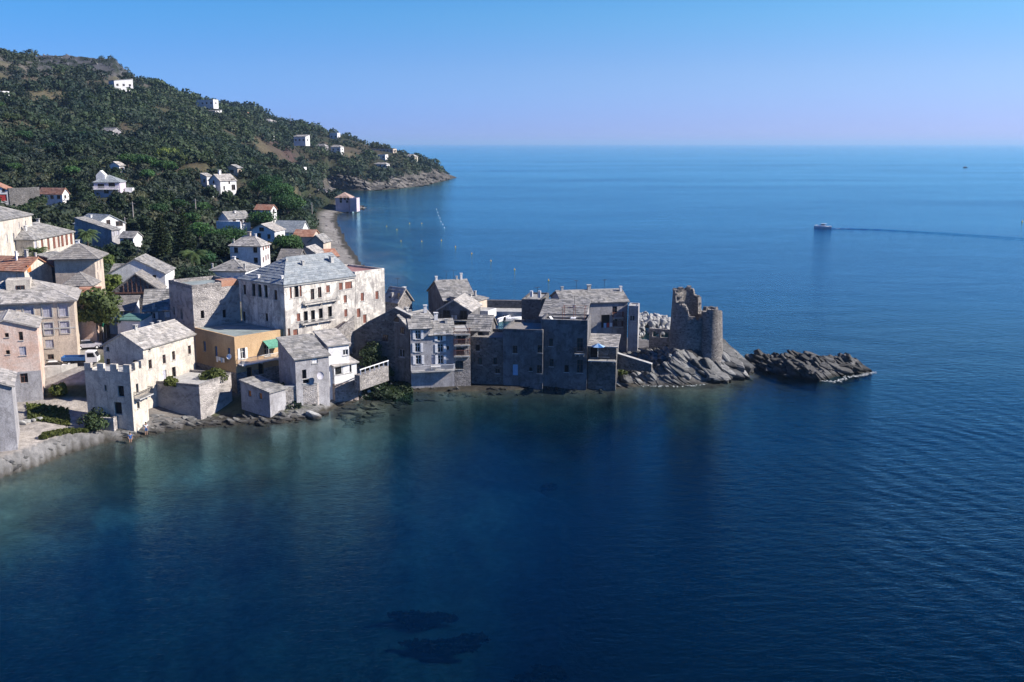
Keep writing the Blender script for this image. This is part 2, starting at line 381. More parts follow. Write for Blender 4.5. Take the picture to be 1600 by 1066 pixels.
def roof_fn(kind, Lu, Lv, h, rise):
    if kind == 'gable_u': return lambda x, y: h+rise*(1-abs(y-Lv/2)/(Lv/2))
    if kind == 'gable_v': return lambda x, y: h+rise*(1-abs(x-Lu/2)/(Lu/2))
    if kind == 'shed_u': return lambda x, y: h+rise*y/Lv
    if kind == 'shed_v': return lambda x, y: h+rise*x/Lu
    if kind == 'shed_nu': return lambda x, y: h+rise*(1-y/Lv)
    if kind == 'hip':
        k = min(Lu, Lv)/2
        return lambda x, y: h+rise*max(0, min(1, min(x, y, Lu-x, Lv-y)/k))
    if kind == 'hip_l':
        k = Lv/2
        return lambda x, y: h+rise*max(0, min(1, min(x*1.15, y, Lv-y)/k))
    return lambda x, y: h
def make_roof(kind, Lu, Lv, h, rise, ov, mat, parent, tw, th, name='roof'):
    mb = MB()
    if kind == 'gable_u':
        s = rise/(Lv/2)*ov
        slope(mb, (-ov,-ov,h-s), (Lu+ov,-ov,h-s), (Lu+ov,Lv/2,h+rise), (-ov,Lv/2,h+rise), tw, th)
        slope(mb, (Lu+ov,Lv+ov,h-s), (-ov,Lv+ov,h-s), (-ov,Lv/2,h+rise), (Lu+ov,Lv/2,h+rise), tw, th)
        mb.tube([(-ov,Lv/2,h+rise+.16), (Lu+ov,Lv/2,h+rise+.16)], .11, 6)
    elif kind == 'gable_v':
        s = rise/(Lu/2)*ov
        slope(mb, (-ov,Lv+ov,h-s), (-ov,-ov,h-s), (Lu/2,-ov,h+rise), (Lu/2,Lv+ov,h+rise), tw, th)
        slope(mb, (Lu+ov,-ov,h-s), (Lu+ov,Lv+ov,h-s), (Lu/2,Lv+ov,h+rise), (Lu/2,-ov,h+rise), tw, th)
        mb.tube([(Lu/2,-ov,h+rise+.16), (Lu/2,Lv+ov,h+rise+.16)], .11, 6)
    elif kind == 'shed_u':
        s = rise/Lv*ov
        slope(mb, (-ov,-ov,h-s), (Lu+ov,-ov,h-s), (Lu+ov,Lv+ov*.3,h+rise+s*.3), (-ov,Lv+ov*.3,h+rise+s*.3), tw, th)
    elif kind == 'shed_nu':
        s = rise/Lv*ov
        slope(mb, (Lu+ov,Lv+ov,h-s), (-ov,Lv+ov,h-s), (-ov,-ov*.3,h+rise), (Lu+ov,-ov*.3,h+rise), tw, th)
    elif kind == 'shed_v':
        s = rise/Lu*ov
        slope(mb, (-ov,Lv+ov,h-s), (-ov,-ov,h-s), (Lu+ov*.3,-ov,h+rise+s*.3), (Lu+ov*.3,Lv+ov,h+rise+s*.3), tw, th)
    elif kind in ('hip', 'hip_l'):
        if kind == 'hip' and Lv > Lu:
            k = Lu/2; s = rise/k*ov
            A, B = (Lu/2, k, h+rise), (Lu/2, Lv-k, h+rise)
            E = [(-ov,-ov,h-s), (Lu+ov,-ov,h-s), (Lu+ov,Lv+ov,h-s), (-ov,Lv+ov,h-s)]
            slope(mb, E[0], E[1], A, A, tw, th); slope(mb, E[1], E[2], B, A, tw, th); slope(mb, E[2], E[3], B, B, tw, th); slope(mb, E[3], E[0], A, B, tw, th)
            rid = [(E[0],A),(E[1],A),(E[2],B),(E[3],B),(A,B)]
        else:
            k = Lv/2 if kind == 'hip' else Lv/2/1.15; s = rise/(Lv/2)*ov
            A = (k, Lv/2, h+rise); B = (Lu-k, Lv/2, h+rise) if kind == 'hip' else (Lu, Lv/2, h+rise)
            E = [(-ov,-ov,h-s), (Lu+ov,-ov,h-s), (Lu+ov,Lv+ov,h-s), (-ov,Lv+ov,h-s)]
            if kind == 'hip_l': E[1] = (Lu,-ov,h-s); E[2] = (Lu,Lv+ov,h-s)
            slope(mb, E[0], E[1], B, A, tw, th); slope(mb, E[2], E[3], A, B, tw, th); slope(mb, E[3], E[0], A, A, tw, th)
            rid = [(E[0],A),(E[3],A),(A,B)]
            if kind == 'hip': slope(mb, E[1], E[2], B, B, tw, th); rid += [(E[1],B),(E[2],B)]
        for a, b in rid:
            a, b = Vector(a), Vector(b); u = Vector((0,0,.15)); mb.tube([a+u, b+u], .11, 6)
    elif kind == 'flat':
        mb.box(.25, Lu-.25, .25, Lv-.25, h-.16, h+.02)
    return mb.build(name, mat, parent)
def chimney(roof, x, y, z, mat, s=.55, hc=1.0):
    mb = MB(); mb.box(x-s/2, x+s/2, y-s/2, y+s/2, z-.6, z+hc)
    for dx in (-1, 1):
        for dy in (-1, 1): mb.box(x+dx*s*.36-.07, x+dx*s*.36+.07, y+dy*s*.36-.07, y+dy*s*.36+.07, z+hc, z+hc+.22)
    mb.box(x-s*.68, x+s*.68, y-s*.68, y+s*.68, z+hc+.22, z+hc+.3)
    return mb.build('chimney', mat, roof)
def window(parent, O, ex, n, a, z, w, h, style='d', col='wood', cut=True, surround=None):
    """window part (frame + glass) in its opening; shutters, surround and sill are its sub-parts"""
    O, ex, n = Vector(O), Vector(ex), Vector(n); Z = Vector((0,0,1))
    P = lambda u, v, d: O+ex*u+Z*v+n*d
    d0 = -.20 if cut else .0
    x0, x1, z0, z1 = a-w/2, a+w/2, z-h/2, z+h/2
    mb = MB()
    bx = lambda u0, u1, v0, v1, e0, e1, m=0: mb.obox(P(u0, v0, e0), ex*(u1-u0), Z*(v1-v0), n*(e1-e0), m)
    name = 'window'
    if style in ('d', 'o'):
        bx(x0-.04, x1+.04, z0-.04, z1+.04, d0-.03, d0+.015, 1)
        f = .07
        for q in ((x0, x0+f, z0, z1), (x1-f, x1, z0, z1), (x0+f, x1-f, z0, z0+f), (x0+f, x1-f, z1-f, z1)): bx(*q, d0+.017, d0+.07)
        if w > .7: bx(a-.035, a+.035, z0+f, z1-f, d0+.017, d0+.065)
        if h > 1.3: bx(x0+f, x1-f, z+h*.12, z+h*.12+.05, d0+.017, d0+.06)
        o = mb.build(name, [M['wpaint' if style == 'o' else col], M['glass']], parent)
    elif style == 'h':  # near-black back panel: the dark of the unlit room is painted
        bx(x0-.04, x1+.04, z0-.04, z1+.04, d0-.25, d0-.2, 0)
        o = mb.build(name, [M['hole']], parent)
    elif style == 'p':
        name = 'door'
        bx(x0-.04, x1+.04, z0-.04, z1+.04, d0-.04, d0+.02)
        for k in (0, 1):
            bx(x0+.08+k*w/2, x0+w/2-.06+k*w/2, z0+.15, z-.05, d0+.02, d0+.05); bx(x0+.08+k*w/2, x0+w/2-.06+k*w/2, z+.1, z1-.12, d0+.02, d0+.05)
        o = mb.build(name, [M[col]], parent)
    else:   # 's' closed shutters
        bx(x0-.04, x1+.04, z0-.04, z1+.04, d0-.05, d0+.01, 1)
        o = mb.build(name, [M[col], M['glass']], parent)
        for k in (0, 1):
            sb = MB(); u0 = x0+.01+k*w/2; u1 = u0+w/2-.02
            sb.obox(P(u0, z0+.01, d0+.02), ex*(u1-u0), Z*(h-.02), n*.04)
            nl = max(3, int(h/.22))
            for i in range(nl): sb.obox(P(u0+.06, z0+.06+i*(h-.1)/nl, d0+.06), ex*(u1-u0-.12), Z*((h-.1)/nl*.6), n*.025)
            sb.build('shutter', M[col], o)
    if style == 'o':
        for k in (-1, 1):
            sb = MB(); u0 = x1+.04 if k > 0 else x0-.04-w/2
            sb.obox(P(u0, z0, .03), ex*(w/2), Z*h, n*.05)
            nl = max(3, int(h/.3))
            for i in range(nl): sb.obox(P(u0+.06, z0+.06+i*(h-.1)/nl, .08), ex*(w/2-.12), Z*((h-.1)/nl*.6), n*.02)
            sb.build('shutter', M[col], o)
    if style in ('d', 'o', 'h', 's') and h < 2.4:
        sb = MB(); sb.obox(P(x0-.1, z0-.1, .003), ex*(w+.2), Z*.09, n*.1); sb.build('sill', M['concrete'], o)
    if surround:
        sb = MB(); s = .16
        for u0, u1, v0, v1 in ((x0-s, x0-.01, z0-.02, z1+s), (x1+.01, x1+s, z0-.02, z1+s), (x0-.01, x1+.01, z1+.01, z1+s)): sb.obox(P(u0, v0, .002), ex*(u1-u0), Z*(v1-v0), n*.06)
        sb.build('surround', M[surround], o)
    return o
class House:
    def __init__(s, name, label, cat, eave, Y, h, yaw, pxl, pxr, wm='cream', roof='gable_u', rise=1.5, rm='slate', win=(), chim=(), group=None,
                 ov=.3, base=3.0, Lu=None, Lv=None, par=.5, tw=.6, th=.5, pm=None, reg=True, cornice=None, ridge=None, hole_m=0):
        s.wm = wm; s.h = h; s.kind = roof
        e = at_y(eave[0], eave[1], Y); s.z0 = e.z-h; s.o = Vector((e.x, e.y, s.z0)); s.yaw = R(yaw)
        c, sn = math.cos(s.yaw), math.sin(s.yaw); s.u = Vector((c, sn, 0)); s.v = Vector((-sn, c, 0))
        def length(d, px):     # length along d at which the eave reaches the pixel column px
            lo, hi = .3, 60.0
            f = lambda t: (proj(e+d*t)[0]-px)
            if f(lo)*f(hi) > 0: return None
            for _ in range(40):
                mid = (lo+hi)/2
                if f(lo)*f(mid) <= 0: hi = mid
                else: lo = mid
            return lo
        s.Lu = Lu or length(s.u, pxr); s.Lv = Lv or length(s.v, pxl)
        if VERB: print('%-44s z0=%6.2f ztop=%6.2f Lu=%s Lv=%s' % (label[:44], s.z0, e.z, s.Lu and round(s.Lu, 1), s.Lv and round(s.Lv, 1)))
        s.Lu = s.Lu or 6.0; s.Lv = s.Lv or 6.0; Lu, Lv = s.Lu, s.Lv
        if ridge is not None:   # rise from the pixel row of the ridge above the near gable or hip point
            pass
        s.f = roof_fn(roof, Lu, Lv, h, rise)
        s.root = empty(name, s.o, s.yaw, label, cat, group)
        s.cor = [s.o, s.o+s.u*Lu, s.o+s.u*Lu+s.v*Lv, s.o+s.v*Lv]
        FOOT.append([(p.x, p.y) for p in s.cor])
        if reg:
            for p in s.cor: REG.append((p.x, p.y, s.z0))
            REG.append((s.o.x+(s.u.x*Lu+s.v.x*Lv)/2, s.o.y+(s.u.y*Lu+s.v.y*Lv)/2, s.z0))
        s.sides = {'R': (Vector((0,0,0)), Vector((1,0,0)), Vector((0,-1,0)), Lu), 'L': (Vector((0,0,0)), Vector((0,1,0)), Vector((-1,0,0)), Lv)}
        ops = {'R': [], 'L': []}; todo = []
        for w in win:
            side, px, py, ww, wh, st = w[:6]; col = w[6] if len(w) > 6 else 'wood'; sur = w[7] if len(w) > 7 else None
            a, z = s.hit(side, px, py); L = s.sides[side][3]
            if not (ww/2+.05 < a < L-ww/2-.05) or z-wh/2 < -1.5:
                if VERB: print('   window off wall', side, px, py, round(a, 2), round(z, 2), 'L', round(L, 2))
                a = min(max(a, ww/2+.15), L-ww/2-.15)
                if L < ww+.3: continue
                z = max(z, wh/2-1.4)
            if any(abs(a-(o[0]+o[1])/2) < (ww+o[1]-o[0])/2+.05 and abs(z-(o[2]+o[3])/2) < (wh+o[3]-o[2])/2+.05 for o in ops[side]):
                if VERB: print('   window overlaps', side, px, py)
                continue
            cut = z+wh/2 < h-.08
            if cut: ops[side].append((a-ww/2, a+ww/2, z-wh/2, z+wh/2))
            todo.append((side, a, z, ww, wh, st, col, cut, sur))
        mb = MB(); top = h
        W4 = [((0,0), (1,0), (0,-1), Lu, 'R'), ((0,Lv), (0,-1), (-1,0), Lv, 'L'), ((Lu,0), (0,1), (1,0), Lv, ''), ((Lu,Lv), (-1,0), (0,1), Lu, '')]
        for O, ex, n, L, sd in W4:
            op = ops.get(sd, [])
            if sd == 'L': op = [(L-b, L-a, c_, d_) for a, b, c_, d_ in op]
            panel(mb, O, ex, n, L, -base, top, op)
            if roof != 'flat':
                q = [(O[0]+ex[0]*L*t, O[1]+ex[1]*L*t) for t in (0, .25, .5, .75, 1)]
                zz = [s.f(*p)-.01 for p in q]
                if max(zz) > h+.06: mb.poly([(*q[0], h), (*q[-1], h)]+[(*q[i], max(zz[i], h+.001)) for i in (4, 3, 2, 1, 0)])
        s.wall = mb.build('wall', M[wm], s.root)
        s.roof = make_roof(roof, Lu, Lv, h, rise, ov, M[rm], s.root, tw, th)
        if roof == 'flat' and par > 0:
            pb = MB(); k = .004
            pb.box(-k, Lu+k, -k, .28, h, h+par); pb.box(-k, Lu+k, Lv-.28, Lv+k, h, h+par); pb.box(-k, .28, .28, Lv-.28, h, h+par-.003); pb.box(Lu-.28, Lu+k, .28, Lv-.28, h, h+par-.003)
            pb.build('parapet', M[pm or wm], s.root)
        if cornice:
            cb = MB(); k = .25
            cb.box(-k, Lu+.05, -k, -.003, h-.35, h-.02); cb.box(-k, -.003, -.003, Lv+.05, h-.35, h-.02)
            cb.build('cornice', M[cornice], s.root)
        for side, a, z, ww, wh, st, col, cut, sur in todo:
            O, ex, n, L = s.sides[side]; window(s.root, O, ex, n, a, z, ww, wh, st, col, cut, sur)
        for ch in chim:
            fu, fv = ch[:2]; sz = ch[2] if len(ch) > 2 else .55; hc = ch[3] if len(ch) > 3 else .9
            x, y = fu*Lu, fv*Lv; chimney(s.roof, x, y, s.f(x, y), M[ch[4] if len(ch) > 4 else 'concrete'], sz, hc)
    def hit(s, side, px, py):
        d = Vector(ray(px, py)); o = Vector((0,0,CAMZ))-s.o
        loc = lambda q: Vector((q.dot(s.u), q.dot(s.v), q.z))
        d, o = loc(d), loc(o)
        if side == 'R': t = -o.y/d.y; p = o+d*t; return p.x, p.z
        t = -o.x/d.x; p = o+d*t; return p.y, p.z
    def w(s, x, y, z): return s.o+s.u*x+s.v*y+Vector((0,0,z))
    def balcony(s, side, px0, px1, py, dep=1.0, mat='concrete', rail='wpaint', solid=False, hr=.95, lo=-.6):
        O, ex, n, L = s.sides[side]
        a0, z = s.hit(side, px0, py); a1, z1 = s.hit(side, px1, py); z = (z+z1)/2
        a0, a1 = max(min(a0, a1), lo), min(max(a0, a1), L+.8)
        if a1-a0 < .5: return None
        Z = Vector((0,0,1)); P = lambda u, v, d: O+ex*u+Z*v+n*d
        mb = MB(); mb.obox(P(a0, z-.16, .003), ex*(a1-a0), Z*.16, n*dep)
        for k in range(3):
            u = a0+(a1-a0)*(.1+.4*k); mb.obox(P(u-.07, z-.5, .003), ex*.14, Z*.335, n*(dep*.6))
        b = mb.build('balcony', M[mat], s.root)
        rb = MB()
        if solid:
            rb.obox(P(a0, z+.003, dep-.12), ex*(a1-a0), Z*hr, n*.12); rb.obox(P(a0, z+.003, .01), ex*.1, Z*hr, n*(dep-.14)); rb.obox(P(a1-.1, z+.003, .01), ex*.1, Z*hr, n*(dep-.14))
        else:
            rb.obox(P(a0, z+hr, dep-.07), ex*(a1-a0), Z*.06, n*.06)
            nb = max(3, int((a1-a0)/.16))
            for i in range(nb+1): rb.obox(P(a0+(a1-a0-.03)*i/nb, z+.003, dep-.055), ex*.03, Z*(hr-.003), n*.03)
            for uu in (a0, a1-.04):
                rb.obox(P(uu, z+hr, .01), ex*.04, Z*.05, n*(dep-.08))
                for i in range(5): rb.obox(P(uu, z+.003, .05+i*(dep-.12)/5), ex*.03, Z*(hr-.003), n*.03)
        rb.build('railing', M[rail], b)
        return b
# ---------------------------------------------------------------- the village
H = House
def W(side, zid, pts, w, h, st='d', col='wood', sur=None): return [(side, *Q(zid, x, y), w, h, st, col, sur) for x, y in pts]
# --- the big manor house
pal = H('manor_house', 'big stained cream manor house under a blue slate hip roof', 'house', (443.5,445), 156, 13.0, 50, 375, 554.5, 'palazzo', 'hip_l', 3.3, 'slateb',
  W('R',4,[(947,338)],.85,1.75,'h')+W('R',4,[(908,345),(976,333)],.4,1.75,'s','rustwood')+W('R',4,[(1058,355),(1108,342)],.75,1.75,'d','wood')+W('R',4,[(1166,318),(1255,300)],.8,1.2,'s','rustwood')
  +W('R',4,[(1308,292)],1.5,1.2,'s','rustwood')+W('R',4,[(1012,515),(1062,508),(1116,495),(1180,480)],.85,2.0,'h')
  +W('R',4,[(962,515),(1286,388),(1290,485)],.7,1.3,'s','rustwood')+W('R',4,[(942,640)],.95,2.0,'p','rustwood')+W('R',4,[(896,632)],.45,1.9,'s','wood')
  +W('R',4,[(1050,272),(1104,262),(1172,250),(1244,236),(1308,232)],.45,.4,'h')
  +W('L',4,[(650,325),(692,330),(735,335)],.9,2.0,'h')+W('L',4,[(587,322),(803,360),(583,508)],.75,1.6,'d')+W('L',4,[(740,515)],.7,1.3,'d'),
  chim=[(.05,.12,.35,.5,'white'),(.45,.30,.4,.7),(.86,.3,.6,1.0),(.3,.42,.3,.3),(.02,.6,.35,.5,'white')], cornice='concrete', Lu=None, tw=.7, th=.6)
for a0, a1, py in ((Q(4,990,440), Q(4,1230,372), 0), (Q(4,975,572), Q(4,1200,512), 0)):
    pal.balcony('R', a0[0], a1[0], (a0[1]+a1[1])/2, .6, 'palazzo', 'concrete', hr=.45)
e = pal.w(pal.Lu, -.05, pal.h)
ext = H('flat_roofed_wing', 'cream flat roofed wing joined to the seaward end of the manor house', 'house', proj(e+Vector((0,0,.25))), e.y, 11.0, 50, 540, 600.5, 'palazzo', 'flat', 0, 'redfelt',
  W('R',5,[(785,320),(872,310)],.75,1.4,'s','rustwood')+W('R',5,[(733,420),(800,450)],.8,1.5,'p','rustwood'), par=.35, Lv=9.5)
# --- ruined wall house left of the manor
ruin = H('roofless_house', 'roofless stone house with crumbling wall tops beside the manor house', 'house', (300,452), 158, 9.5, 42, 266, 373.5, 'pstone', 'flat', 0, 'flat',
  W('R',4,[(295,495),(447,490)],.6,1.3,'h')+W('L',4,[(150,495)],.7,1.6,'h')+W('L',4,[(97,470)],.6,1.3,'h'), par=.6, pm='stone', Lv=9)
mb = MB()
for k in range(26):
    x, s = random.uniform(.2, ruin.Lu-.5), random.uniform(.25, .6); y = .02
    mb.box(x, x+s*1.4, y, y+.4, 9.6, 9.6+s)
mb.build('broken_masonry', M['pstone'], ruin.root); mb = MB()
for k in range(12):
    y, s = random.uniform(.3, ruin.Lv-.5), random.uniform(.3, .7); mb.box(0.02, .4, y, y+s, 9.6, 9.6+s)
mb.build('broken_masonry', M['pstone'], ruin.root)
mb = MB(); mb.obox((ruin.Lu*.62,-.02,9.4), (ruin.Lu*.36,0,0), (0,2.4,0), (0,0,1.0)); mb.build('brick_shed', M['redtile'], ruin.root)
# --- yellow house
yel = H('yellow_house', 'ochre yellow house with flat roof and a mint green awning over its balcony', 'house', (366,528), 150, 8.6, 47, 302.5, 447, 'yellow', 'flat', 0, 'flat',
  W('R',4,[(573,765)],.8,1.7,'o','wpaint')+W('R',4,[(745,745)],1.1,1.9,'d','wpaint')+W('L',4,[(390,750),(310,715)],.7,1.6,'s','bluep')+W('L',4,[(480,765)],.7,1.7,'s','bluep')
  +W('R',4,[(620,900),(700,870)],.9,1.8,'h')+W('R',4,[(660,905)],.3,.3,'h'), par=.12, pm='yellow')
for sd in 'RL':  # grey band in pillar colour, standing in for the shaded undercroft recess
    O, ex, n, L = yel.sides[sd]; ops = []
    for zx, zy, ww, wh in ((620,900,.9,1.8),(700,870,.9,1.8)):
        if sd == 'R': a, z = yel.hit('R', *Q(4,zx,zy)); ops.append((a-ww/2, a+ww/2, z-wh/2, z+wh/2))
    mb = MB(); O2 = O+n*.05; panel(mb, (O2.x, O2.y), (ex.x, ex.y), (n.x, n.y), L, -2.9, 3.0, ops, .06); q = [O, O+ex*L, O2+ex*L, O2]; mb.poly([(p.x, p.y, 3.0) for p in q]); mb.build('undercroft_band', M['stone'], yel.root)
yel.balcony('R', Q(4,540,0)[0], Q(4,838,0)[0], Q(4,0,812)[1], 1.2, 'white', 'wpaint')
a, z = yel.hit('R', *Q(4,770,690))
mb = MB(); mb.prism([(a-1.5,-.02,z+.45), (a+1.5,-.02,z+.45), (a+1.5,-1.5,z-.35), (a-1.5,-1.5,z-.35)], (0,0,.05)); mb.obox((a-1.5,-1.5,z-.6), (3,0,0), (0,.02,0), (0,0,.245)); mb.build('awning', M['mint'], yel.root)
mb = MB()
for xx in (a-1.45, a+1.42):
    mb.obox((xx,-1.45,z-1.9), (.05,0,0), (0,.05,0), (0,0,1.5))
mb.build('awning_post', M['wpaint'], yel.root)
a, z = yel.hit('L', *Q(4,502,785)); mb = MB(); mb.lathe([(0,.0),(.22,.03),(.36,.1),(.42,.2)], 16)
d = mb.build('satellite_dish', M['hull'], yel.root); d.location = (-.45, max(a,.5), z); d.rotation_euler = (R(70), 0, R(-60))
# --- white gabled house and battlemented house
gab = H('gabled_house', 'white stained house with a pale stone gable roof behind the battlements', 'house', (223,545), 140, 7.6, 71, 160, 302, 'cream', 'gable_u', 1.9, 'slatew',
  W('R',3,[(465,485),(562,450),(627,425),(738,385)],.7,1.35,'d')+W('R',3,[(460,382),(552,350),(622,326),(730,292)],.45,.4,'h')+W('R',3,[(566,560)],.8,1.5,'s','lav')+W('R',3,[(630,540)],.9,1.6,'h')
  +W('L',3,[(175,480),(360,490)],.7,1.4,'d')+W('L',3,[(170,380)],.5,.6,'h'),
  chim=[(.25,.5,.5,.6),(.6,.55,.35,.4),(.75,.55,.35,.4)], Lv=7)
bat = H('battlemented_house', 'narrow stone house with battlements along its roof beside the quay', 'house', (203,584), 133, 7.9, 78, 132, 227, 'cream', 'flat', 0, 'concrete',
  W('R',3,[(375,652)],.55,1.3,'h')+W('R',3,[(383,768)],.6,1.0,'h')+W('L',3,[(262,672)],.9,1.5,'h')+W('L',3,[(243,790)],1.1,1.7,'h')+W('L',3,[(155,650)],.3,.8,'h'), par=.15)
for k in range(4):
    y0 = k*(bat.Lv-1.0)/3; mb = MB(); mb.box(-.006, .45, y0, y0+1.0, 8.06, 9.1); mb.build('merlon', M['cream'], bat.root)
for x0 in (1.3, 2.8): mb = MB(); mb.box(x0, min(x0+.9, bat.Lu), -.006, .4, 8.06, 9.1); mb.build('merlon', M['cream'], bat.root)
bat.balcony('R', Q(3,352,0)[0], Q(3,450,0)[0], Q(3,0,705)[1], .9, 'concrete', 'dark')
bas = H('garden_bastion', 'walled stone garden bastion with sharp corner above the shore rocks', 'walled garden', (311,605), 140, 4.9, 72, 232, 361, 'pstone', 'flat', 0, 'concrete', par=.35, pm='stone')
# --- low houses at the water's edge in front of the manor
lowh = H('boat_house', 'low stone boathouse with orange hatches at the water', 'house', (421,614), 141.5, 3.5, 58, 376, 446, 'grey', 'shed_u', 1.1, 'slate',
  W('L',5,[(115,895),(180,910)],.6,.9,'s','orange'), Lv=None)
fis = H('fishing_house', 'lavender grey house with lean-to stone roof and round dish by the water', 'house', (461,562), 145, 6.0, 35, 447, 513, 'grey', 'shed_u', 2.2, 'slate',
  W('R',5,[(503,700)],.9,.8,'s','wpaint')+W('R',5,[(440,780)],.7,1.4,'h')+W('R',5,[(450,822)],1.0,.6,'h'), Lv=6.5)
box = H('upper_house', 'small white house with a stone roof behind the glazed veranda', 'house', (513,541), 150, 8.0, 35, 505, 545, 'white', 'shed_u', 1.5, 'slatew', W('R',5,[(686,650)],.9,.9,'d','wpaint'), Lv=5)
ver = H('veranda_house', 'white veranda house on a pinkish stone base rising from the water', 'house', (522,573), 150, 6.4, 45, 513, 557, 'white', 'shed_u', .9, 'slatew',
  W('R',5,[(672,752)],3.1,1.3,'d','dark')+W('L',5,[(606,780)],.5,1.2,'d'), Lv=4.0)
mb = MB(); mb.box(-.1, ver.Lu+.1, -.12, 4.0, -2, 3.6); mb.build('stone_base', M['brickb'], ver.root)
a, z = fis.hit('R', *Q(5,516,782)); mb = MB(); mb.lathe([(0,0),(.32,.04),(.5,.13),(.6,.27)], 24); d = mb.build('round_dish', M['lav'], fis.root); d.location = (min(a, fis.Lu-.8), -.8, z); d.rotation_euler = (R(80), 0, R(10))
# front garden wall between boathouse and veranda house
def wall_run(name, label, pts, th, ztop, zbot, mat, cat='wall', group=None, cap=None):
    pts = [Vector((p[0], p[1], 0)) for p in pts]; c = pts[0]
    root = empty(name, (c.x, c.y, zbot), 0, label, cat, group); mb = MB(); cb = MB()
    for i in range(len(pts)-1):
        a, b = pts[i], pts[i+1]; d = (b-a); nn = Vector((-d.y, d.x, 0)).normalized()
        if nn.y < 0: nn = -nn
        zt0 = ztop[i] if isinstance(ztop, (list, tuple)) else ztop; zt1 = ztop[i+1] if isinstance(ztop, (list, tuple)) else ztop
        A, B = a-c, b-c
        P = [A, B, B+nn*th, A+nn*th]
        mb.hexa([(p.x, p.y, 0) for p in P]+[(p.x, p.y, (zt0 if k in (0, 3) else zt1)-zbot) for k, p in enumerate(P)])
        if cap:
            P2 = [A-nn*.06, B-nn*.06, B+nn*(th+.06), A+nn*(th+.06)]
            cb.hexa([(p.x, p.y, (zt0 if k in (0, 3) else zt1)-zbot+.003) for k, p in enumerate(P2)]+[(p.x, p.y, (zt0 if k in (0, 3) else zt1)-zbot+.13) for k, p in enumerate(P2)])
        FOOT.append([((c+p).x, (c+p).y) for p in P])
    mb.build('wall', M[mat], root)
    if cap: cb.build('coping', M[cap], root)
    return root
P = lambda px, py, z: at(px, py, z)
w1 = P(422,648,.3); w2 = P(497,640,.3); w3 = P(505,632,.3)
wall_run('shore_wall', 'pale rubble wall between the boathouse and the veranda house', [w1+Vector((.3,.3,0)), w2, w3+Vector((.5,3,0))], .8, 4.2, -1, 'pstone', cap='concrete')
# --- rampart and the shaded cliff terrace
ra = [at_y(545,524,163.5), at_y(576,503,163), at_y(617,482,162), at_y(642,494,161.5)]
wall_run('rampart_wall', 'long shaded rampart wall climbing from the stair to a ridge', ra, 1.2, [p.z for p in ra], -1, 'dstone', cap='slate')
rw_ = bpy.data.objects['rampart_wall']; a_, b_ = ra[1]-ra[0], ra[2]-ra[1]
for (p_, q_, f_, zz_, w_, h_) in ((ra[1], ra[2], .3, 6.6, .8, 1.1), (ra[1], ra[2], .62, 8.2, .8, 1.1), (ra[2], ra[3], .5, 9.2, .9, 1.2), (ra[0], ra[1], .7, 6.0, .6, .9)):
    ex_ = Vector((q_.x-p_.x, q_.y-p_.y, 0)); L_ = ex_.length; ex_.normalize(); nn_ = Vector((ex_.y, -ex_.x, 0))
    window(rw_, Vector((p_.x-ra[0].x, p_.y-ra[0].y, 0)), ex_, nn_, f_*L_, zz_+1, w_, h_, 'd', 'wood', False)
st = [at_y(527,524,159), at_y(552,503,164)]
root = empty('stone_stair', (st[0].x, st[0].y, st[0].z-4), 0, 'straight brown stair climbing along the foot of the cream wing', 'stair'); mb = MB()
dv = st[1]-st[0]; nn = Vector((dv.y, -dv.x, 0)).normalized()*1.8
for k in range(16):
    a = dv*(k/16); mb.obox((a.x, a.y, 0), (dv.x/16*.985, dv.y/16*.985, 0), -nn, (0, 0, 4+dv.z*(k+1)/16))
mb.build('steps', M['brickb'], root)
mb = MB(); h1 = Vector((0,0,1)); q = nn.normalized()*.2
mb.prism([nn*0+q*.2, dv+q*.2, dv+q*.2+h1*1.0+h1*4, q*.2+h1*5], q); mb.build('stair_wall', M['stone'], root)
k0, k1 = P(562,587,5.0), P(607,572,5.0)
wall_run('terrace_wall', 'stone terrace wall over the small shaded cliff cove', [k0, k1], 1.0, 5.0, 2.6, 'stone')
root = empty('terrace_railing', (k0.x, k0.y, 5.0), 0, 'white concrete railing along the small cliff terrace', 'railing'); mb = MB(); dv = k1-k0
mb.obox((0,.3,.75), (dv.x, dv.y, 0), (0,.14,0), (0,0,.15)); mb.build('top_rail', M['wpaint'], root)
for k in range(7):
    mb = MB(); mb.obox((dv.x*k/6.3, dv.y*k/6.3+.32, 0), (.16,0,0), (0,.1,0), (0,0,.747)); mb.build('baluster', M['wpaint'], root)
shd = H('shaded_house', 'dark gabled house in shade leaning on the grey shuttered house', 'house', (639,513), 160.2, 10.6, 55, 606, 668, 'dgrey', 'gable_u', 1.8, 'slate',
  W('L',6,[(385,380)],.9,1.0,'d')+W('L',6,[(425,640)],1.2,1.3,'d','lav')+W('L',6,[(430,470)],.8,1.0,'d'), chim=[(.3,.5)], Lu=7)
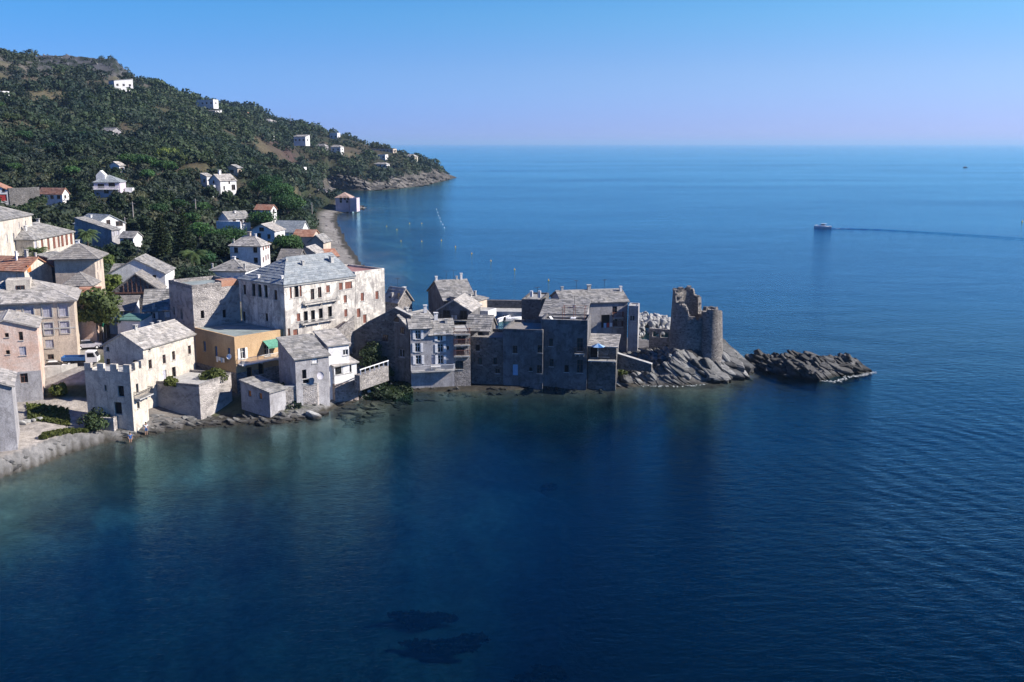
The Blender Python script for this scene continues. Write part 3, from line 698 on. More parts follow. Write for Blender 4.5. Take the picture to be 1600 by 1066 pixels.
# --- the peninsula
l1 = H('striped_roof_house', 'little stone house with a ribbed lean roof just seaward of the cream wing', 'house', (622,472), 186, 9.5, 48, 600, 644, 'stone', 'gable_v', 2.2, 'slatew', W('R',6,[(402,210)],.5,1.2,'h')+W('L',6,[(330,230)],.6,.9,'h'), chim=[(.75,.3,.5,1.1,'white'),(.1,.5,.35,.8)])
g1 = H('grey_shuttered_house', 'grey house with white shutters and a sea terrace, its roof the higher half', 'house', (641,514), 159.5, 10.4, 12, 636, 672, 'grey', 'gable_u', 1.9, 'slate',
  W('R',6,[(545,598),(548,500)],.85,1.5,'o','wpaint')+W('R',6,[(552,690)],.9,1.5,'o','wpaint'), chim=[(.9,.5,.5,1.1,'white'),(.1,.45,.4,.6)], Lv=7)
e1 = g1.w(g1.Lu+.02, 0, 0)
g2 = H('grey_lower_house', 'grey house with white shutters, lower roof, joined to the higher grey house', 'house', (672,523.5), e1.y, 9.3, 12, 668, 709.5, 'grey', 'gable_u', 1.9, 'slate',
  W('R',6,[(718,602),(715,516)],.9,1.4,'o','wpaint')+W('R',6,[(720,688)],.9,1.5,'o','wpaint')+W('R',6,[(775,600)],.4,.6,'d')+W('R',6,[(620,690)],.8,1.6,'s','lav'), chim=[(.35,.5,.6,1.0,'white'),(.75,.35,.4,.6)], Lv=6)
g2.balcony('R', 642, 709, Q(6,0,765)[1], 1.1, 'concrete', 'wpaint', lo=-3.3)
nar = H('balcony_house', 'narrow stone house with three stacked balconies beside the grey houses', 'house', (709.8,519), 161, 9.8, 8, 704, 735, 'stone', 'flat', 0, 'concrete',
  W('R',6,[(878,540),(868,630),(855,730)],1.3,1.4,'d','dark'), par=.1, Lv=6)
for yy in (490, 572, 655): nar.balcony('R', Q(6,818,0)[0], Q(6,940,0)[0], Q(6,0,yy)[1], .8, 'concrete', 'rustwood')
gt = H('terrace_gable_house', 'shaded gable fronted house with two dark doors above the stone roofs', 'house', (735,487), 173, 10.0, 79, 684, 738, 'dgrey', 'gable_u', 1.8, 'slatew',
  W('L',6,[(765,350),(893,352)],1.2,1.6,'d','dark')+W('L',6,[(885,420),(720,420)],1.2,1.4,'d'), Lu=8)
gt.balcony('L', 690, 734, Q(6,0,385)[1], .9, 'concrete', 'dark')
bk = H('long_roof_house', 'tall house with the broadest pale stone roof behind the peninsula rooftops', 'house', (694,470), 184, 10.0, 18, 661, 742, 'dgrey', 'gable_u', 2.8, 'slate', W('L',6,[(640,290),(680,320)],.6,.8,'d'),
  chim=[(.02,.5,.4,.7,'white'),(.85,.5,.4,1.1,'white'),(.7,.5,.3,.6)], Lv=13)
lit = H('sunlit_block', 'small sunlit block with pale wall next to the harbour', 'house', (740,472), 182, 9.0, 62, 732, 761, 'beige', 'shed_u', .6, 'slate', (), chim=[(.3,.3,.35,.7),(.8,.4,.35,.9)], Lv=5)
st6 = H('small_roof_house', 'small house with a single tan roof slope between balconies and harbour', 'house', (764,517), 167, 9.0, 80, 729, 766, 'dgrey', 'gable_v', 2.0, 'slate', W('L',6,[(1010,500)],1.2,1.3,'h')+W('L',6,[(960,580)],.8,1.0,'d'), Lu=6)
wb = H('white_harbour_wall_house', 'plain white windowless block at the harbour edge', 'house', (762.5,487), 180, 8.0, 66, 757, 775.5, 'white', 'flat', 0, 'concrete', par=.1, Lv=4)
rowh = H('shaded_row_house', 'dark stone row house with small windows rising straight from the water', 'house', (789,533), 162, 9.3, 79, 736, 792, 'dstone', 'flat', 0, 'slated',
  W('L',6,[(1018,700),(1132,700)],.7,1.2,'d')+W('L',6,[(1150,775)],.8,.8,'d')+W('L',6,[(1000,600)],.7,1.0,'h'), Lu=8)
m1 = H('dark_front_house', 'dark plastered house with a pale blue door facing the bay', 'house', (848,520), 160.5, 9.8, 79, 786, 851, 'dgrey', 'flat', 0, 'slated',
  W('L',7,[(132,620),(338,615)],.8,1.3,'d')+W('L',7,[(134,790)],.9,1.9,'p','skyp')+W('L',7,[(340,785)],.8,1.4,'d')+W('L',7,[(262,785)],.5,.6,'h'), par=.45, Lu=9, base=1.0)
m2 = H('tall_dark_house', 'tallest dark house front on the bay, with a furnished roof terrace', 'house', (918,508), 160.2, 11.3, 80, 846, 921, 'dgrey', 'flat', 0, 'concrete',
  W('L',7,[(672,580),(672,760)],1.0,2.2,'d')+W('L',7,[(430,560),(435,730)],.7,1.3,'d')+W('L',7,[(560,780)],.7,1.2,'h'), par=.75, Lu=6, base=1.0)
for yy in (650,): m2.balcony('L', Q(7,630,0)[0], Q(7,712,0)[0], Q(7,0,yy)[1], .7, 'concrete', 'dark')
m2b = H('terrace_top_house', 'slate roofed house stepping up behind the roof terrace', 'house', (913,497), 165.5, 12.0, 80, 845, 915, 'grey', 'shed_v', 1.7, 'slate', W('L',7,[(440,385),(560,380)],.8,1.0,'d'), chim=[(.5,.3,.4,.5)], Lu=8)
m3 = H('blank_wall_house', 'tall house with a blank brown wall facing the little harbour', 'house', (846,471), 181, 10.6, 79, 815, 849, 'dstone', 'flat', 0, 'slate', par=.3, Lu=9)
mb = MB(); mb.box(2, 2.5, .5, 1.0, 10.9, 12.2); mb.box(3, 3.6, 2.2, 2.7, 10.9, 12.0); mb.build('chimney', M['white'], m3.root)
m4 = H('terraced_big_house', 'large grey brown house with laundry balconies and a sweeping stone roof', 'house', (880,475), 177, 11.0, 12, 866, 981, 'grey', 'gable_u', 1.6, 'slate',
  W('R',7,[(962,292)],.9,1.4,'d')+W('R',7,[(966,395)],.9,1.3,'d')+W('R',7,[(885,385)],1.6,2.4,'h')+W('R',7,[(700,300)],.9,1.2,'h'), chim=[(.5,.5,.6,.8),(.98,.4,.4,.8,'white'),(.08,.5,.4,.6)], Lv=9)
m4.balcony('R', Q(7,942,0)[0], Q(7,1025,0)[0], Q(7,0,348)[1], .9, 'concrete', 'rustwood'); m4.balcony('R', Q(7,942,0)[0], Q(7,1020,0)[0], Q(7,0,425)[1], .9, 'concrete', 'wood')
m5 = H('slim_end_house', 'slim two storey house at the seaward end of the row', 'house', (997.5,480), 176, 8.6, 79, 982, 999.5, 'grey', 'flat', 0, 'concrete', W('L',7,[(1108,360)],.9,1.0,'d','lav'), par=.2, Lu=3.5)
m6 = H('umbrella_terrace_house', 'low house with flat stone roof over a terrace holding a blue parasol', 'house', (963,543), 160, 7.9, 80, 919, 966, 'dstone', 'shed_v', .9, 'slatew',
  W('L',7,[(890,640)],1.0,1.7,'h')+W('L',7,[(790,645)],1.2,1.7,'h'), Lu=6, base=2.5)
b = m6.balcony('L', 920, 963, Q(7,0,700)[1], 1.6, 'concrete', 'dark')
ww0, ww1 = at_y(963,553,163), at_y(1018,570,161)
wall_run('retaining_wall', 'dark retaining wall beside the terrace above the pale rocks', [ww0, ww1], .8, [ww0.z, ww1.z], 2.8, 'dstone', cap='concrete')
# --- town quarter at the left
big = H('apartment_house', 'large beige house with rows of closed lavender shutters above the square', 'house', (114.5,468), 153, 10.4, 110, -70, 122, 'beige', 'hip', 2.4, 'slatew',
  W('L',1,[(62,112),(262,95),(352,90)],1.3,1.9,'s','lav','concrete')+W('L',1,[(160,110)],1.4,2.4,'s','lav','concrete')+W('L',1,[(270,192),(360,184),(120,205)],1.3,1.9,'s','lav','concrete')
  +W('L',1,[(275,275)],1.2,1.3,'s','lav')+W('L',1,[(282,347)],.9,.8,'d')+W('L',1,[(208,330)],.7,2.4,'p','wood'), cornice='concrete', Lu=12, ov=.6)
mb = MB(); z = big.f(0, 0)
mb.box(3.2, 6.4, 6.2, 9.6, 10.2, 13.4); o = mb.build('roof_room', M['cream'], big.root)
window(o, (3.2,0,0), (0,1,0), (-1,0,0), 7.6, 11.9, 1.2, 1.2, 'd', 'wood', False)
mb = MB(); mb.box(-.05, -.004, 0, big.Lv, 5.9, 6.1); mb.build('string_course', M['concrete'], big.root)
big.balcony('L', Q(1,135,0)[0], Q(1,225,0)[0], Q(1,0,165)[1], .6, 'concrete', 'dark')
pin = H('pink_house', 'salmon pink house over a bare grey ground floor near the quay', 'house', (57.5,512), 141, 10.6, 112, -45, 62, 'pink', 'gable_u', 1.3, 'slatew',
  W('L',1,[(116,232)],.55,1.25,'d')+W('L',1,[(126,315)],.9,1.3,'s','lav')+W('L',1,[(38,227),(44,322)],.5,.6,'h')+W('L',1,[(134,465)],1.0,1.4,'d'), Lu=9)
a, z = pin.hit('L', *Q(1,134,465)); mb = MB(); L = pin.Lv; panel(mb, (-.05, L), (0,-1), (-1,0), L, -2.9, 4.3, [(L-a-.5, L-a+.5, z-.7, z+.7)], .06); mb.poly([(-.05,0,4.3),(-.05,L,4.3),(0,L,4.3),(0,0,4.3)]); mb.build('ground_floor_wall', M['grey'], pin.root)
cor = H('quay_corner_house', 'plain pale plastered house end standing straight on the quay', 'house', (18,604), 121, 8.2, 114, -80, 24, 'grey', 'gable_u', 1.4, 'slatew', Lu=8)
e = (-101.2, 189, 25.0)
ch1 = H('tall_cream_house', 'tall cream house with a huge stone hip roof at the edge of the village', 'house', proj(e), 189, 13.0, 94, -110, 49, 'cream', 'hip', 3.0, 'slate',
  W('R','c2',[(135,385)],.7,1.8,'d','lav')+W('R','c2',[(188,262),(250,250)],.5,1.3,'s','lav')+W('R','c2',[(70,390)],.6,1.4,'s','lav')+W('R','c2',[(262,385)],.4,.5,'h'), chim=[(.5,.35),(.75,.4)], Lv=14)
ch2 = H('brown_shutter_house', 'cream house with a row of tall brown shutters under a stone roof', 'house', (52,375), 205, 10.0, 90, 40, 115, 'cream', 'hip', 2.4, 'slate',
  W('R','c2',[(415,460),(475,445),(530,430),(575,422),(610,412),(653,400),(697,392)],1.0,2.6,'s','rustwood')+W('R','c2',[(352,470)],1.0,2.4,'s','lav'), chim=[(.2,.3,.5,.9,'white'),(.5,.5),(.75,.5)], Lv=11)
h3 = H('orange_roof_house', 'village house with a bright terracotta roof and several flues', 'house', (38,424), 178, 8.0, 75, -25, 56, 'cream', 'gable_v', 2.0, 'redtile', W('R','c2',[(285,690)],.9,1.2,'s','orange'), chim=[(.5,.25,.5,1.2),(.35,.4,.3,1.6,'white'),(.6,.55,.4,.8,'white'),(.6,.1,.3,1.0)], Lu=7, Lv=9)
h4 = H('blind_wall_house', 'narrow blank grey wall house between the orange roof and the hip roof', 'house', (84,406), 186, 8.5, 82, 56, 87, 'dgrey', 'shed_u', .8, 'slate', Lu=6)
h5 = H('hip_roof_house', 'square house with a wide overhanging dark stone hip roof', 'house', (147,400.5), 181, 8.2, 100, 84, 160, 'beige', 'hip', 2.0, 'slated', W('R','c2',[(955,650),(985,640),(960,760)],.7,1.4,'s','cream' if False else 'lav'), chim=[(.5,.5,.6,.4,'white')], ov=.9)
h6 = H('hip_roof_outhouse', 'small tan outhouse with a ribbed little hip roof', 'house', (141,445), 168, 6.0, 98, 99, 146, 'beige', 'hip', 1.7, 'slated', Lu=5, ov=.4)
h6b = H('red_lean_to', 'low lean-to with red roof beside the leafy square tree', 'house', (147,470), 161, 4.0, 98, 118, 149, 'pink', 'shed_v', 1.6, 'redtile', Lu=4)
h7 = H('lean_roof_house', 'house with blue shaded wall and roof sloping down to a cream end', 'house', (174,360), 262, 8.0, 75, 129, 188, 'grey', 'shed_u', 3.0, 'slate', W('R','b3',[(252,455),(290,445)],.7,1.3,'s','lav'), Lv=11)
h7b = H('white_gable_villa', 'white gabled house end rising behind the lean roof', 'house', (148,352), 272, 7.5, 58, 128, 195, 'white', 'gable_v', 2.4, 'slateb', W('R','b3',[(300,370)],2.2,1.3,'d','wood')+W('R','b3',[(210,365)],1.2,1.6,'d'), chim=[(.1,.3,.5,.8,'white'),(.3,.6,.5,.7,'white')], Lv=9)
h7c = H('porch_house', 'small slate roofed porch house with dark openings among the trees', 'house', (208,372), 258, 4.0, 84, 187, 211, 'white', 'gable_v', 1.3, 'slate', W('L','b3',[(350,520),(395,525)],1.0,1.5,'h'), Lu=5)
h8 = H('red_roof_cottage', 'white cottage with bright red roof on the lower hillside', 'house', (97,303), 335, 4.6, 70, 61, 107.5, 'white', 'gable_v', 1.7, 'redtile', W('L',2,[(235,242),(288,242),(325,242)],1.5,1.2,'d')+W('R',2,[(362,240)],.9,1.0,'d'), Lu=None)
h9 = H('white_roadside_house', 'white gabled house with a red garage door by the hillside wall', 'house', (11.5,297), 340, 6.0, 104, -30, 13, 'white', 'gable_u', 2.0, 'redtile', W('L',2,[(15,245)],2.6,2.2,'p','red')+W('L',2,[(20,205)],.8,1.0,'d'), Lu=9)
h10 = H('balcony_villa', 'lavender villa with hipped roof, white dormer and a columned balcony', 'house', (186.5,285), 350, 5.2, 98, 146, 190, 'lilac', 'hip', 2.2, 'slateb', W('L',2,[(560,180),(620,175)],2.2,1.4,'h')+W('L',2,[(590,210),(640,208)],1.6,1.4,'d'), Lu=9)
h10.balcony('L', 147, 186, 295.5, 1.6, 'white', 'wpaint')
mb = MB(); mb.prism([(1.5,5.0,5.2),(1.5,8.0,5.2),(1.5,8.0,7.6),(1.5,6.5,9.2),(1.5,5.0,7.6)], (3.5,0,0)); mb.build('dormer', M['white'], h10.root)
mb = MB(); mb.box(5,8,-3,-.4,-2,3.0); mb.box(2.2,4.8,-2.6,-.01,-2,1.6); mb.build('side_steps', M['white'], h10.root)
t0, t1, t2 = P(168,318,19), P(186,320,19), P(203,312,20)
wall_run('curved_terrace_wall', 'brown curved terrace wall below the lavender balcony villa', [t0, t1, t2], .6, 22, 14, 'beige')
wall_run('roadside_wall', 'long grey wall on the hillside between two red and white houses', [P(14,302,24), P(62,300,24)], .8, 25.6, 19, 'dstone')
h11 = H('white_gable_house', 'broad white gable front with slate roof behind the half ruined gable', 'house', (257.5,428), 196, 6.4, 97, 167, 260, 'white', 'gable_u', 2.9, 'slate', W('L','c3',[(785,290),(835,310)],.7,.6,'h')+W('L','c3',[(480,395)],.9,.9,'d'), Lu=9, ov=.25)
h11c = H('annex_roof_house', 'low annex with a plain slate slope and magenta blossom beside it', 'house', (206,431), 203, 5.0, 97, 171, 208, 'white', 'shed_v', 1.8, 'slate', Lu=5)
h11b = H('ruined_gable_house', 'half ruined gable of bare timber and stone in front of the white gable', 'house', (248,453), 183, 5.5, 97, 179, 251, 'dstone', 'gable_u', 3.0, 'slated', Lu=5, ov=.35)
mb = MB()
for k in range(7):
    y = h11b.Lv*(.2+.1*k); zt = h11b.f(0, y)-.3; mb.box(-.12, -.01, y-.07, y+.07, 5.0, zt)
mb.box(-.3, -.02, 0, h11b.Lv, 4.9, 5.15); mb.build('timber_frame', M['wood'], h11b.root)
h12 = H('white_shutter_house', 'small house with single white shuttered window under a steep stone roof', 'house', (225,486), 166, 6.0, 12, 216, 267, 'grey', 'gable_u', 2.9, 'slate', W('R','c3',[(822,668)],.8,1.3,'o','wpaint')+W('R','c3',[(955,655)],.9,1.2,'s','wpaint'), chim=[(.35,.02,.35,.6)], Lv=8)
h13 = H('tan_roof_shed', 'low white house with tan roof half hidden behind the round tree', 'house', (206,486), 169, 5.0, 96, 167, 209, 'white', 'shed_v', 1.8, 'slated', W('L','c3',[(500,660)],1.2,1.2,'s','skyp')+W('L','c3',[(580,650)],.8,1.2,'p','bluep'), Lu=5)
h13b = H('flat_teal_shed', 'little flat roofed shed with a teal canvas top by the square', 'shed', (219,502), 159, 4.0, 82, 183, 222, 'white', 'shed_v', .4, 'teal', W('L','c3',[(600,765)],2.4,2.0,'h'), Lu=4, tw=5, th=5, ov=.15)
h14 = H('lavender_shutter_house', 'pale lavender house with blue shutters and hipped roof behind the manor', 'house', (383,424), 206, 6.2, 84, 327, 385, 'white', 'hip', 1.9, 'slate', W('L','b3',[(1105,840),(1160,840),(1215,840),(1270,838),(1320,835)],.9,1.6,'s','skyp'), chim=[(.5,.5,.6,.4,'white'),(.1,.95,.3,1.0),(.1,.05,.3,1.0)], Lu=8)
h15 = H('square_white_house', 'square white two storey house with a pyramid stone roof', 'house', (406.7,384.5), 236, 6.6, 80, 359, 421, 'white', 'hip', 2.0, 'slatew', W('L','b3',[(1272,592),(1432,590),(1280,680),(1437,676)],1.0,1.3,'d','wood')+W('R','b3',[(1500,570),(1522,560),(1540,552),(1500,670),(1522,655),(1540,645)],.7,1.2,'s','pink' if False else 'rustwood'), chim=[(.5,.5,.7,.8,'beige'),(.1,.9,.3,.8),(.5,.3,.4,.6,'white')])
h16 = H('grey_gable_house', 'grey gable end house with pale roof edges below the orange roofed one', 'house', (429,362), 285, 5.5, 82, 389, 432, 'white', 'gable_u', 1.9, 'slatew', W('L','b4',[(580,525)],1.3,1.0,'d')+W('L','b4',[(560,575),(640,585)],1.0,1.3,'d'), Lu=8)
h17 = H('garden_white_house', 'low white house with grey roof behind a white garden wall', 'house', (357,343), 312, 4.2, 42, 350, 391, 'white', 'gable_u', 2.0, 'slate', W('R','b4',[(352,460),(410,460)],1.0,1.4,'d')+W('R','b4',[(445,455)],.8,1.0,'d'), chim=[(.5,.4,.5,.5,'white')], Lv=7)
wall_run('white_garden_wall', 'white garden wall in front of the low white house', [P(338,352,15), P(376,353,15)], .4, 16.3, 10, 'white')
h18 = H('orange_roof_villa', 'white villa with orange tiled roof under the pines', 'house', (423,328), 345, 4.6, 74, 398, 432, 'white', 'gable_v', 1.5, 'redtile', W('L','b4',[(545,385),(605,385)],1.3,1.3,'d')+W('R','b4',[(680,375)],1.2,1.4,'d'), Lu=None)
h19 = H('hillside_white_house', 'large white house with balconies on its lit side, halfway up the slope', 'house', (344,283), 400, 6.5, 50, 326, 369, 'white', 'gable_u', 2.4, 'slatew', W('R','b4',[(345,125),(345,175)],1.8,2.0,'h')+W('R','b4',[(310,130),(268,180)],.7,1.5,'d')+W('L','b4',[(180,130)],1.0,1.2,'d'), chim=[(.35,.5,.9,1.6,'white')])
h19b = H('hillside_rear_block', 'white block attached behind the large hillside house', 'house', (323,276), 410, 6.0, 52, 313, 333, 'white', 'shed_u', 1.2, 'slatew', W('L','b4',[(100,120)],1.2,1.4,'d'))
h19c = H('white_cube_hut', 'small white cube hut with one window before the hillside house', 'shed', (328,290), 395, 4.0, 40, 324, 336.5, 'white', 'flat', 0, 'concrete', W('R','b4',[(178,185)],.8,.9,'d'), par=.1)
h20 = H('long_grey_roof_house', 'long low house with a blue grey roof near the beach', 'house', (470,363), 300, 4.2, 80, 427, 472, 'white', 'gable_v', 3.0, 'slateb', W('L','b4',[(720,560)],1.5,1.5,'d'), Lu=7)
h21 = H('low_red_roof_house', 'low house with broken red roof beside the long grey roof', 'house', (488,370), 288, 3.6, 80, 458, 490, 'beige', 'gable_v', 1.6, 'redtile', Lu=6)
h22 = H('beach_gable_house', 'brown gabled beach house with pale roof edges', 'house', (505,379), 274, 4.0, 80, 482, 508, 'beige', 'gable_u', 1.8, 'slate', W('L','b4',[(1020,640)],1.0,1.2,'h'), Lu=6)
h23 = H('ochre_cottage', 'tiny ochre cottage with an orange door and white gable', 'house', (494,397), 250, 3.8, 80, 464, 498, 'beige', 'gable_u', 1.6, 'slatew', W('L','b4',[(922,722)],.8,1.7,'p','orange')+W('L','b4',[(985,755)],.7,.8,'s','yellowp'), Lu=6)
h24 = H('dark_roof_cottage', 'cottage with a dark slate roof just beyond the manor roof', 'house', (465,407), 240, 3.6, 80, 434, 467, 'dgrey', 'gable_v', 2.2, 'slated', Lu=6)
h25 = H('pink_roof_beach_house', 'low beach house with pink wall and red roof by the shingle', 'house', (501,402), 252, 3.6, 30, 495, 529, 'pink', 'gable_u', 1.4, 'redtile', W('R','b4',[(1090,745)],1.0,1.2,'d'), Lv=7)
h26 = H('point_villa', 'lilac villa with hipped roof on its own rocky point', 'house', (546,309), 590, 6.5, 84, 524, 549, 'lilac', 'hip', 2.6, 'pinktile', W('L','b2',[(690,680),(715,680),(740,680)],1.4,1.8,'d')+W('L','b2',[(690,700),(730,700)],1.4,1.4,'d'), Lu=10, tw=1, th=1)
h26b = H('point_villa_annex', 'lilac annex with arched terrace on the rocky point', 'house', (557,311), 588, 4.5, 84, 546.5, 558, 'lilac', 'flat', 0, 'concrete', W('L','b2',[(760,690)],2.2,1.6,'h'), Lu=7, par=.5)
h27 = H('beach_tower_house', 'narrow lilac house with a bright white sunlit side above the cove', 'house', (509,297), 640, 7.0, 60, 500, 512.5, 'lilac', 'flat', 0, 'redfelt', W('L','b2',[(580,650)],1.4,1.6,'d'), par=.4)
h28 = H('cove_house', 'pinkish flat house tucked under the headland scrub', 'house', (494,288), 660, 4.5, 80, 480, 496, 'lilac', 'flat', 0, 'redfelt', W('L','b2',[(500,605)],2,1.2,'d'), Lu=8, par=.3)
# --- villas scattered over the hill (photo pixel of the near corner eave, distance, size)
def villa(label, px, py, Y, wl, wr, h, roof, rise, rm, wm='white', yaw=68, flip=False, name='hill_villa'):
    wl *= 1.35; wr *= 1.15; h *= .85; py += .5; base = 2.0
    v = H(name, label, 'house', (px, py), Y, h, yaw, 0, 0, wm, roof, rise, rm, (), Lu=wr, Lv=wl, tw=1.2, th=1.0, ov=.5, base=2.2)
    for sd, L in (('L', wl), ('R', wr)):
        O, ex, n, _ = v.sides[sd]
        for k in range(max(1, int(L/4))): window(v.root, O, ex, n, (k+.5)*L/max(1, int(L/4)), h*.5, 1.6, min(1.5, h*.45), 'd', 'wood', False)
    return v
villa('big white house alone below the rocky summit', 178, 125, 760, 9, 12, 7.5, 'shed_v', 1.5, 'slatew', yaw=40)
villa('small stone hut with slate roof alone on the wooded slope', 176, 204, 560, 7, 5, 4.0, 'gable_v', 1.6, 'slate', 'grey', yaw=62)
villa('pale long house just below the ridge line', 333, 156, 900, 14, 6, 6, 'flat', 0, 'slatew')
villa('white low house under the pale ridge house', 336, 173, 840, 9, 6, 4.5, 'shed_v', 1, 'slatew', yaw=55)
villa('tan roofed house half hidden high on the second ridge', 388, 178, 1060, 12, 5, 4.5, 'hip', 2.0, 'redtile', 'beige')
villa('white long roofed house low on the second ridge', 423, 189, 1020, 13, 8, 4.5, 'hip', 2.2, 'slatew')
villa('white house with stepped terraces on the open slope', 422, 206, 900, 7, 6, 7, 'flat', 0, 'slatew')
villa('broad white house with white terraces in the scrub', 477, 213, 900, 9, 6, 7, 'shed_v', 1.5, 'slatew')
villa('white house with lean roof near the upper tree line', 372, 192, 900, 9, 5, 4.5, 'shed_v', 1.4, 'slatew', yaw=50)
villa('tower like white house on the descending ridge', 527, 208, 1080, 7, 5, 8, 'flat', 0, 'redtile')
villa('grey blue house beside dark pines on the headland slope', 508, 228, 960, 9, 5, 5, 'hip', 2, 'slate', 'grey')
villa('white arched house among the headland scrub', 532, 229, 960, 8, 5, 6, 'hip', 1.5, 'slatew')
villa('long low house lying along the headland crest', 614, 233, 1060, 19, 7, 3.8, 'flat', 0, 'slatew', 'beige')
villa('white house near the tip of the headland', 648, 244, 1050, 9, 6, 4.5, 'hip', 2, 'slatew', 'cream')
villa('small white house below the long crest house', 602, 242, 1000, 7, 5, 4.5, 'flat', 0, 'slatew')
villa('white bungalow with arches above the headland cliff', 604, 256, 960, 10, 5, 4.0, 'hip', 1.2, 'slatew')
villa('pale blue box house with flat roof over the cove', 475, 262, 690, 8, 4, 5.0, 'flat', 0, 'slatew', 'white', yaw=80)
villa('pale concrete shed beside the blue box house', 461, 263, 700, 6, 4, 3.0, 'flat', 0, 'slatew', 'white', yaw=80)
villa('white cottage at the very edge of the view, high on the hill', 1, 143, 640, 6, 5, 5, 'flat', 0, 'slatew', 'white', yaw=60)
villa('tiny bright chapel like house above the lavender villa', 186, 258, 400, 3.5, 2.5, 3.5, 'gable_u', 1.3, 'slatew', 'white', yaw=70)
villa('ochre house gable in the pines behind the white hillside house', 371, 262, 430, 4, 3, 3.5, 'gable_u', 1.2, 'slate', 'beige', yaw=75)
# ---------------------------------------------------------------- the land: one height function, one sheet
def s0(px, py): p = at(px, py, 0.0); return (p.x, p.y)
def dY(px, Y): return ((px-800)/FPX*Y/1.0*math.sqrt(1.0), Y)
COAST = [s0(-330,850), s0(-160,800), s0(-60,764), s0(0,746), s0(60,727), s0(110,707), s0(165,691), s0(205,685), s0(250,675), s0(320,667), s0(380,662), s0(440,661), s0(500,649), s0(524,636),
  s0(557,627), s0(570,618), s0(600,620), s0(617,613), s0(641,611), s0(735,611), s0(790,609), s0(848,607), s0(918,608), s0(963,607), s0(1005,602), s0(1060,602), s0(1115,598),
  s0(1150,592), s0(1185,577), s0(1193,567), dY(1172,181), dY(1130,187), dY(1095,189), dY(1050,193), dY(1000,200), dY(950,199), dY(880,198), dY(820,204), dY(790,206), dY(765,209),
  dY(745,217), dY(720,227), dY(690,236), dY(650,222), dY(615,226), dY(594,240), dY(578,300), s0(563,412), s0(556,400), s0(541,380), s0(533,362), s0(525,346), s0(528,334), s0(545,331),
  s0(562,328), s0(572,324), dY(566,640), dY(545,655), dY(525,650), s0(516,301), s0(520,295), s0(545,297), s0(575,298), s0(620,295), s0(655,291), s0(690,283), s0(713,277.5),
  dY(706,1260), dY(650,1500), dY(500,1900), dY(-1200,1900), dY(-1200,90)]
CO = np.array(COAST)
COLS = [
 (-600, [(90,.5),(120,2),(140,4),(160,7),(200,11),(300,18),(420,36),(520,58),(640,82),(800,118),(1000,128),(1500,120)]),
 (0, [(105,0),(118,2),(135,3.2),(147,5),(170,8),(200,11),(260,14),(330,18.5),(430,36),(520,54),(620,75),(760,107),(900,114),(1200,110),(1500,100)]),
 (100, [(112,.5),(122,2),(140,3.5),(152,6),(175,8.5),(200,11),(260,14),(330,18.5),(360,22),(430,30),(540,48),(680,71),(800,96),(900,115),(1100,112),(1500,100)]),
 (200, [(120,.5),(133,1.8),(150,5),(165,6.5),(180,8),(200,9),(260,11),(330,19),(430,27.7),(540,41),(680,62.5),(800,85),(905,115),(1100,108),(1500,95)]),
 (232, [(125,.5),(137,2),(153,5),(163,6.4),(180,7.9),(203,8.9),(260,10.7),(330,18),(427,26.2),(543,39),(693,60),(848,81),(930,97),(1115,96),(1500,88)]),
 (300, [(135,.5),(145,2.5),(160,5),(180,7.5),(210,8.5),(260,10),(310,12.5),(330,16),(420,22.7),(550,34.5),(720,55),(950,82),(1150,77),(1400,93),(1600,80)]),
 (400, [(140,.5),(150,3),(165,5.2),(200,7),(240,9),(290,10),(345,13),(430,17),(540,24.6),(700,37.3),(900,58),(1020,62),(1150,61),(1350,89),(1500,80)]),
 (470, [(140,.5),(155,3),(170,5),(200,5.5),(240,8),(300,9),(360,12.5),(470,14.8),(580,19.8),(700,23.4),(880,36.7),(1150,57),(1400,50)]),
 (520, [(143,.3),(150,2),(170,5),(200,5),(250,7),(300,4),(400,3),(640,4),(700,8),(800,9.6),(880,19),(980,32),(1120,46),(1400,40)]),
 (570, [(150,1),(165,4),(200,4),(250,3),(300,1),(400,0),(860,1),(900,5.8),(980,20),(1120,35),(1400,20)]),
 (620, [(155,1),(170,3),(200,3),(240,2),(260,1),(900,1),(940,4.3),(1010,16),(1120,26),(1350,10)]),
 (660, [(157,1),(200,3),(240,1.5),(990,1),(1030,4),(1130,17),(1300,4)]),
 (700, [(158,1),(200,3),(235,1),(1080,1),(1130,6),(1230,1)]),
 (800, [(158,1),(180,2.5),(200,2),(210,1),(1200,1)]),
 (900, [(158,1),(170,3),(190,2),(205,1)]),
 (960, [(156,.8),(161,3),(166,4.5),(180,5),(195,2.5),(215,1)]),
 (1050, [(155,.5),(161,3),(168,5),(176,5.3),(188,3),(200,1)]),
 (1090, [(155,.3),(160,3),(168,6),(175,6.3),(185,3),(195,.5)]),
 (1120, [(155,.3),(160,4.3),(166,7.6),(172,7),(182,2),(190,.3)]),
 (1150, [(156,.2),(161,4),(166,6.0),(172,5),(180,.3)]),
 (1185, [(160,.2),(165,1.2),(170,1),(176,.2)]),
 (1260, [(160,.2),(200,.2)]),
]
_ca = np.array([c[0] for c in COLS], float)
for px_ in (108, 122, 136, 150):
    for Y_ in (149.5, 154, 159, 164): REG.append(((px_-800)/FPX*Y_, Y_, 6.1+(Y_-150)*.03)); REG.append(((px_-800)/FPX*Y_+.5, Y_+.5, 6.1+(Y_-150)*.03)); REG.append(((px_-800)/FPX*Y_-.5, Y_-.5, 6.1+(Y_-150)*.03))
_reg = np.array(REG); _reg = _reg[_reg[:, 1] > 60]
